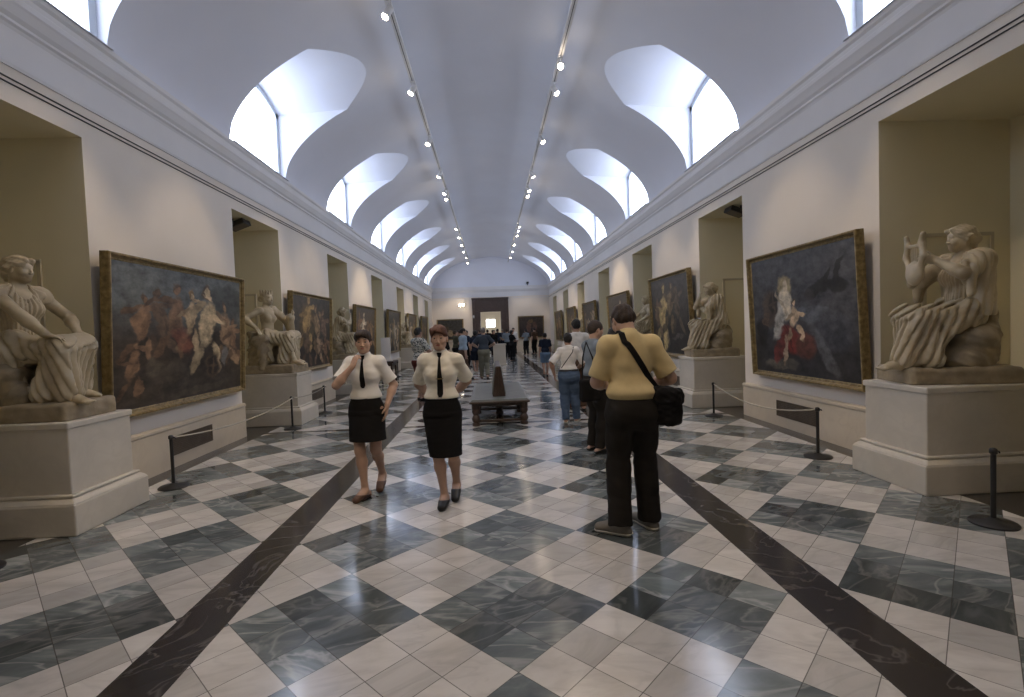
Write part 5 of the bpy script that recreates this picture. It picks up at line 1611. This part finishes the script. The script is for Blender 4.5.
rb_, ib = person('woman with short reddish hair, white shirt, black tie and knee-length black skirt, hands behind her', -0.60, 4.78, PI, 1.68, Jb, 'cream', 'black', 'skirt', 'red', 'crop', 'fair', 0.86, 'shoeblack', 0.006, True,
    'women in uniform walking this way', 0.0, 1.16, 0.01, 1.025, 7, skirt=(1.07, 0.475, (0.138, 0.115), (0.150, 0.14)), collar=True)
tt, tp_ = tie_on(rb_, ib, 0.055, z_bot=1.035)
sc = ib['sc']
b = MB(); p = tp_[8] * sc; b.box((p[0]-0.035, p[1]-0.002, p[2]-0.004), (p[0]+0.035, p[1]+0.010, p[2]+0.004)); b.build('tie_clip', M['gold'], tt)

# the man in the yellow shirt, seen from behind
Jm = skeleton(False, (0, 0, 0.905), 0.10, 0, 0.12, 0.25, 0.55, 0.35, feet={'L': (-0.115, -0.03, 0.0, -1.05, 0.0), 'R': (0.125, 0.08, 0.0, -0.45, 0.0)},
    arms={'L': dict(w=(-0.13, 0.30, 1.06), pole=(-0.8, -0.9, -0.6), d=(0.5, 0.85, 0.15), n=(0.6, -0.3, 0.6), curl=0.7),
          'R': dict(w=(0.20, 0.27, 1.06), pole=(0.8, -0.7, -0.7), d=(-0.4, 0.9, 0.1), n=(-0.5, -0.3, 0.7), curl=0.7)}, sh=0.160)
rm, im = person('man in a yellow short-sleeved shirt seen from behind, head bowed, black bag at his hip', 0.965, 3.84, -0.05, 1.81, Jm, 'yellow', 'darktrouser', 'trousers', 'brown', 'short', 'fair', 0.86, 'sneaker', 0.006, False,
    None, 0.05, 1.05, 0.0, 0.99, 11, leg_hem=0.088, sneakers=True, collar=True)
F_, J_, s_c = im['shirt'], im['J'], im['sc']
bag = empty('shoulder_bag', (0.965, 3.84, 0), -0.05, 'black shoulder bag hanging on the yellow-shirted man\'s right hip', 'bag')
BF = Field((0.08, -0.36, 0.70), (0.52, 0.20, 1.18), 0.007)
bc = V3(0.215, -0.075, 0.93)
BF.box(bc, (0.06, 0.118, 0.125), 0.045, R=rotz(0.75).T)
BF.wrinkle(lambda Q: 0.012 * waves(Q, 55, 3) + 0.008 * waves(Q, 110, 4), 0.05)
add_obj('pouch', BF.mesh('pouch', CLOTH['black'], s_c), None, bag)
BF2 = Field((0.06, -0.38, 0.80), (0.54, 0.2, 1.2), 0.007)
BF2.box(bc + V3(0, 0, 0.085), (0.072, 0.128, 0.065), 0.04, R=rotz(0.75).T)
BF2.wrinkle(lambda Q: 0.012 * waves(Q, 50, 8) + 0.009 * waves(Q, 120, 9), 0.05)
add_obj('flap', BF2.mesh('flap', CLOTH['black'], s_c), None, bag)
# strap: over the left shoulder, down the back to the bag and across the chest
top = J_['neck'] * 0.62 + J_['shL'] * 0.38; hipp = V3(0.175, -0.02, 1.04)
pd = []
cen = J_['chest'] * 0.5 + J_['waist'] * 0.5
for i in range(25):
    t = i / 24
    p = top + (hipp - top) * t
    a = PI / 2 * 0.9
    if t < 0.12: d_ = unit(V3(-0.1, -t / 0.12 * 0.9, 1.0 - t / 0.12 * 0.6))
    elif t > 0.8: d_ = unit(V3((t - 0.8) * 3.5, -1, 0.1))
    else: d_ = V3(0, -1, 0.12)
    pd.append((V3(p[0], p[1] * (1 if t < 0.12 else 1) , p[2]) + (V3(0, 0, -0.06) if t < 0.12 else V3(0, 0, 0)), d_))
vs, fs = ribbon_on(F_, pd, 0.042, None, 0.006, 0.006)
st = MB(); st.add([v * s_c for v in vs], fs)
vs, fs = ribbon_on(F_, [(p * 1.0, V3(d_[0], -d_[1], d_[2])) for p, d_ in pd], 0.042, None, 0.006, 0.006)
st.add([v * s_c for v in vs], [tuple(reversed(f)) for f in fs])
st.build('strap', CLOTH['black'], bag)

HOLD = lambda z=1.1, y=0.28: {'L': dict(w=(-0.09, y, z), pole=(-1, -0.4, -0.6), d=(0.3, 0.9, 0.2), n=(0.5, -0.3, 0.7), curl=0.7), 'R': dict(w=(0.09, y, z), pole=(1, -0.4, -0.6), d=(-0.3, 0.9, 0.2), n=(-0.5, -0.3, 0.7), curl=0.7)}
STRIDE = {'R': (0.09, 0.17, 0.0, 0.1, 0.0), 'L': (-0.09, -0.15, 0.06, -0.1, 0.0)}
STRIDE2 = {'L': (-0.09, 0.17, 0.0, -0.1, 0.0), 'R': (0.09, -0.15, 0.06, 0.1, 0.0)}
# the couple beyond him
J1 = skeleton(False, (0, 0, 0.9), 0.06, 0, 0, 0.0, 0.15, arms=HOLD(1.05))
r1, i1 = person('man with dark hair and grey-blue shirt in profile, left of the yellow-shirted man', 1.20, 6.42, -1.25, 1.70, J1, 'greyblue', 'darktrouser', 'trousers', 'brown', 'short', 'fair', 0.7, 'shoeblack', 0.0085, True, seed=13, belly=0.02)
J2 = skeleton(True, (0, 0, 0.9), 0.05, 0, 0, 0.0, 0.2, arms=HOLD(1.1))
person('woman in dark top and blue jeans, mostly hidden behind the yellow-shirted man', 1.62, 7.05, -0.4, 1.60, J2, 'navy', 'bluejeans', 'trousers', 'black', 'bob', 'fair', 0.9, 'shoeblack', 0.0085, seed=17, top_z=0.95, leg_hem=0.085)
b1 = empty('shoulder_bag', (1.09, 6.12, 0.70), 0.35, 'black bag hanging beside the man in the grey-blue shirt', 'bag')
BF = Field((-0.2, -0.14, -0.02), (0.2, 0.14, 0.36), 0.009)
BF.box((0, 0, 0.15), (0.14, 0.06, 0.14), 0.04); BF.wrinkle(lambda Q: 0.008 * waves(Q, 45, 6), 0.04)
add_obj('pouch', BF.mesh('pouch', CLOTH['black']), None, b1)
sb_ = MB(); sb_.tube([(-0.11, 0, 0.27), (-0.08, 0.02, 0.55), (0.02, 0.10, 0.74), (0.08, 0.06, 0.55), (0.11, 0, 0.27)], 0.01, 8); sb_.build('strap', CLOTH['black'], b1)
# woman in white shirt and jeans, from behind
J3 = skeleton(True, (0, 0, 0.9), 0.02, 0, 0, 0.1, 0.05, feet={'L': (-0.08, 0.02, 0.0, 0.1, 0), 'R': (0.13, 0.12, 0.0, 0.3, 0)}, arms={'L': dict(w=(-0.27, 0.02, 0.93), pole=(-1, -0.6, 0), d=(0.1, 0.3, -1), n=(1, 0, 0), curl=0.5), 'R': dict(w=(0.16, 0.22, 1.0), pole=(1, -0.6, 0), d=(-0.3, 1, 0), n=(-1, 0, 0), curl=0.6)})
r3, i3 = person('woman seen from behind in a loose white shirt, dark belt and jeans', 1.19, 8.45, -0.1, 1.53, J3, 'white', 'jeans', 'trousers', 'black', 'short', 'tan', 0.98, 'sole', 0.0075, seed=19, wide=1.12, belt='shoeblack', top_z=1.0, leg_hem=0.07, legs_build=1.08)
pd = []
a_, b_ = i3['J']['shR'] * 0.8 + i3['J']['neck'] * 0.2, V3(-0.14, 0, 1.05)
for i in range(16):
    t = i / 15; p = a_ + (b_ - a_) * t
    pd.append((p + (V3(0, 0, -0.05) if t < 0.1 else 0), V3(0, -1, 0.1) if t > 0.1 else V3(0, -0.4, 1)))
vs, fs = ribbon_on(i3['shirt'], pd, 0.014, None, 0.004, 0.004)
mb = MB(); mb.add([v * i3['sc'] for v in vs], fs); mb.build('strap', CLOTH['black'], r3)
J4 = skeleton(False, feet=None)
person('man in a white shirt standing beyond the woman in jeans, only head and shoulders visible', 1.56, 9.75, 0.1, 1.78, J4, 'white', 'brown', 'trousers', 'black', 'short', 'tan', 0.7, 'shoeblack', 0.01, seed=23)
# boy, printed shirt man and the people further down
J5 = skeleton(False, (0, 0, 0.9), 0.02, feet=STRIDE)
person('boy in a dark T-shirt and blue shorts walking away on the right', 1.75, 17.2, 0.1, 1.48, J5, 'navy', 'blueshorts', 'shorts', 'black', 'short', 'tan', 0.75, 'shoeblack', 0.0105, seed=29, top_z=0.93, short_end=0.85)
J6 = skeleton(False, (0, 0, 0.9), 0.0, feet={'L': (-0.1, 0.05, 0, -0.3, 0), 'R': (0.12, -0.03, 0, 0.3, 0)}, arms=HOLD(1.08), head_yaw=0.2)
person('man in a black and white printed shirt standing on the left, facing the far end', -1.88, 12.4, -0.75, 1.76, J6, 'print', 'maroon', 'shorts', 'black', 'short', 'tan', 0.8, 'shoeblack', 0.0095, seed=31, top_z=0.93, short_end=0.98)
J7 = skeleton(False, (0, 0, 0.9), 0.06, feet=STRIDE2, twist=0.1)
person('man in a light blue shirt walking past behind the red-haired woman', -1.05, 16.8, -1.3, 1.74, J7, 'lightblue', 'brown', 'trousers', 'black', 'short', 'fair', 1.0, 'shoeblack', 0.0105, seed=37, belly=0.03)
J8 = skeleton(False, (0, 0, 0.9), 0.0, feet=STRIDE2, arms={'L': dict(w=(-0.2, 0.2, 1.05), pole=(-1, -0.4, -0.3), d=(0.5, 0.8, 0.1), n=(0, 0, 1), curl=0.5), 'R': dict(w=(0.2, 0.2, 1.05), pole=(1, -0.4, -0.3), d=(-0.5, 0.8, 0.1), n=(0, 0, 1), curl=0.5)})
person('greying man seen from behind in a slate T-shirt and khaki trousers', -0.36, 17.1, 0.05, 1.74, J8, 'slate', 'khaki', 'trousers', 'grey', 'short', 'fair', 0.8, 'shoebrown', 0.0105, seed=41, belly=0.02, wide=1.1, top_z=0.97)
J9 = skeleton(True, (0, 0, 0.9), 0.0, feet=STRIDE)
person('slim person all in dark clothes between the light blue shirt and the slate T-shirt', -0.72, 19.6, 0.3, 1.66, J9, 'navy', 'navy', 'shorts', 'black', 'bob', 'tan', 0.7, 'sole', 0.012, seed=43, top_z=0.9, short_end=0.9)
b2 = empty('shoulder_bag', (-0.47, 19.42, 0.62), 0.2, 'small dark blue bag beside the slim person in dark clothes', 'bag')
BF = Field((-0.17, -0.13, -0.02), (0.17, 0.13, 0.32), 0.012)
BF.box((0, 0, 0.14), (0.11, 0.055, 0.125), 0.04)
add_obj('pouch', BF.mesh('pouch', CLOTH['navy']), None, b2)
sb_ = MB(); sb_.tube([(-0.09, 0, 0.24), (-0.06, 0, 0.5), (-0.02, 0, 0.66), (0.05, 0, 0.5), (0.09, 0, 0.24)], 0.009, 8); sb_.build('strap', CLOTH['navy'], b2)
far = [  # x, y, heading, height, top, bottom, kind, hair, style, female, label, stride
    (-2.0, 20.5, -0.6, 1.66, 'black', 'navy', 'trousers', 'black', 'bob', True, 'woman in black farther down on the left, behind the red-haired woman', None),
    (-1.62, 21.6, -1.2, 1.70, 'olive', 'black', 'trousers', 'brown', 'short', False, 'man in an olive shirt in the group beyond the two women', None),
    (-1.36, 24.5, 0.4, 1.62, 'maroon', 'black', 'trousers', 'brown', 'bob', True, 'woman in maroon in the group left of the doorway', None),
    (-2.6, 25.5, 1.2, 1.70, 'slate', 'navy', 'trousers', 'black', 'short', False, 'man in slate clothes facing the left wall, far down the hall', None),
    (-0.55, 27.5, 0.2, 1.76, 'navy', 'darktrouser', 'trousers', 'black', 'short', False, 'man in navy in front of the left side of the doorway', None),
    (0.82, 28.4, 0.1, 1.70, 'greyblue', 'black', 'trousers', 'brown', 'short', False, 'man in a grey shirt and black trousers right of the marble block', None),
    (1.32, 31.2, 2.9, 1.76, 'white', 'black', 'trousers', 'brown', 'short', False, 'tall man in a white shirt and black trousers near the doorway', None),
    (2.15, 31.9, 0.3, 1.66, 'greyblue', 'black', 'trousers', 'black', 'bob', True, 'woman with grey top looking at the end wall painting on the right', None),
    (2.75, 32.6, 0.6, 1.72, 'brown', 'black', 'trousers', 'brown', 'short', False, 'man in a brown top before the end wall painting on the right', None),
    (-0.30, 33.2, 0.0, 1.72, 'black', 'black', 'trousers', 'black', 'short', False, 'dark-dressed man at the left of the crowd in the doorway', None),
    (0.05, 34.3, 0.2, 1.68, 'red', 'navy', 'trousers', 'brown', 'bob', True, 'woman in a red top in the crowd at the doorway', None),
    (0.36, 33.0, -0.3, 1.74, 'navy', 'black', 'trousers', 'black', 'short', False, 'man in navy at the right of the crowd in the doorway', None),
    (0.12, 31.4, 3.0, 1.66, 'black', 'black', 'trousers', 'black', 'bob', True, 'woman in black facing this way in the doorway crowd', None),
    (0.72, 35.0, 0.4, 1.72, 'slate', 'navy', 'trousers', 'grey', 'short', False, 'grey-haired man at the right jamb of the doorway', None),
    (-1.22, 23.0, -0.9, 1.68, 'navy', 'black', 'trousers', 'black', 'short', False, 'man in navy in profile just left of the light blue shirt', None),
    (-1.75, 26.8, 0.6, 1.72, 'brown', 'navy', 'trousers', 'brown', 'short', False, 'man in brown among the group left of the doorway', None),
    (-1.02, 29.5, 2.6, 1.64, 'black', 'darktrouser', 'trousers', 'brown', 'bob', True, 'woman in black turned this way, left of the doorway', None),
    (0.98, 26.0, -1.0, 1.62, 'black', 'black', 'trousers', 'black', 'bob', True, 'woman all in black beside the man in the grey shirt, right of the marble block', None),
    (-0.85, 34.6, 0.7, 1.70, 'brown', 'black', 'trousers', 'brown', 'short', False, 'man in brown at the left jamb of the doorway', None),
]
for i, (x, y, hd, H, top_, bot, kd, hr, st_, fem, lab, strd) in enumerate(far):
    Jx = skeleton(fem, (0, 0, 0.9), 0.02, feet=STRIDE if i % 3 == 0 else None, arms=HOLD(1.08) if i % 2 else None, head_yaw=0.3 * math.sin(i * 2.1))
    person(lab, x, y, hd, H, Jx, top_, bot, kd, hr, st_, 'tan' if i % 2 else 'fair', 0.75 if i % 3 else 1.0, 'shoeblack', 0.0125, seed=50 + i, group='visitors at the far end of the hall', top_z=0.95)

# ------------------------------------------------------------------ light, camera, picture settings
w = bpy.data.worlds.new('world'); SC.world = w; w.use_nodes = True
bg = w.node_tree.nodes['Background']; bg.inputs['Color'].default_value = (0.80, 0.88, 1.0, 1); bg.inputs['Strength'].default_value = 0.6
ld = bpy.data.lights.new('far_room_light', 'AREA'); ld.energy = 80; ld.size = 3.0; ld.color = (1.0, 0.93, 0.82)
lo_ = bpy.data.objects.new('far_room_light', ld); COL.objects.link(lo_); lo_.location = (0, 42, 4.2)

cam = bpy.data.cameras.new('camera'); cam.sensor_fit = 'HORIZONTAL'; cam.sensor_width = 36.0
cam.lens = 501.4 / 1024 * 36.0; cam.clip_start = 0.05; cam.clip_end = 200
co = bpy.data.objects.new('camera', cam); COL.objects.link(co)
yaw, pitch, roll = math.radians(2.41), math.radians(-2.09), math.radians(-2.08)
fwd = Vector((math.sin(yaw) * math.cos(pitch), math.cos(yaw) * math.cos(pitch), math.sin(pitch)))
r0 = Vector((math.cos(yaw), -math.sin(yaw), 0)); u0 = r0.cross(fwd)
rr = r0 * math.cos(roll) + u0 * math.sin(roll); uu = u0 * math.cos(roll) - r0 * math.sin(roll)
mw = Matrix(((rr.x, uu.x, -fwd.x, -0.115), (rr.y, uu.y, -fwd.y, 0.0), (rr.z, uu.z, -fwd.z, 1.62), (0, 0, 0, 1)))
co.matrix_world = mw
SC.camera = co
vs_ = SC.view_settings
vs_.view_transform = 'Standard'; vs_.look = 'None'; vs_.gamma = 1.0; vs_.use_curve_mapping = False; vs_.exposure = 0.5
SC.cycles.use_denoising = True
SC.cycles.max_bounces = 8; SC.cycles.diffuse_bounces = 5; SC.cycles.glossy_bounces = 4
SC.cycles.sample_clamp_indirect = 6.0
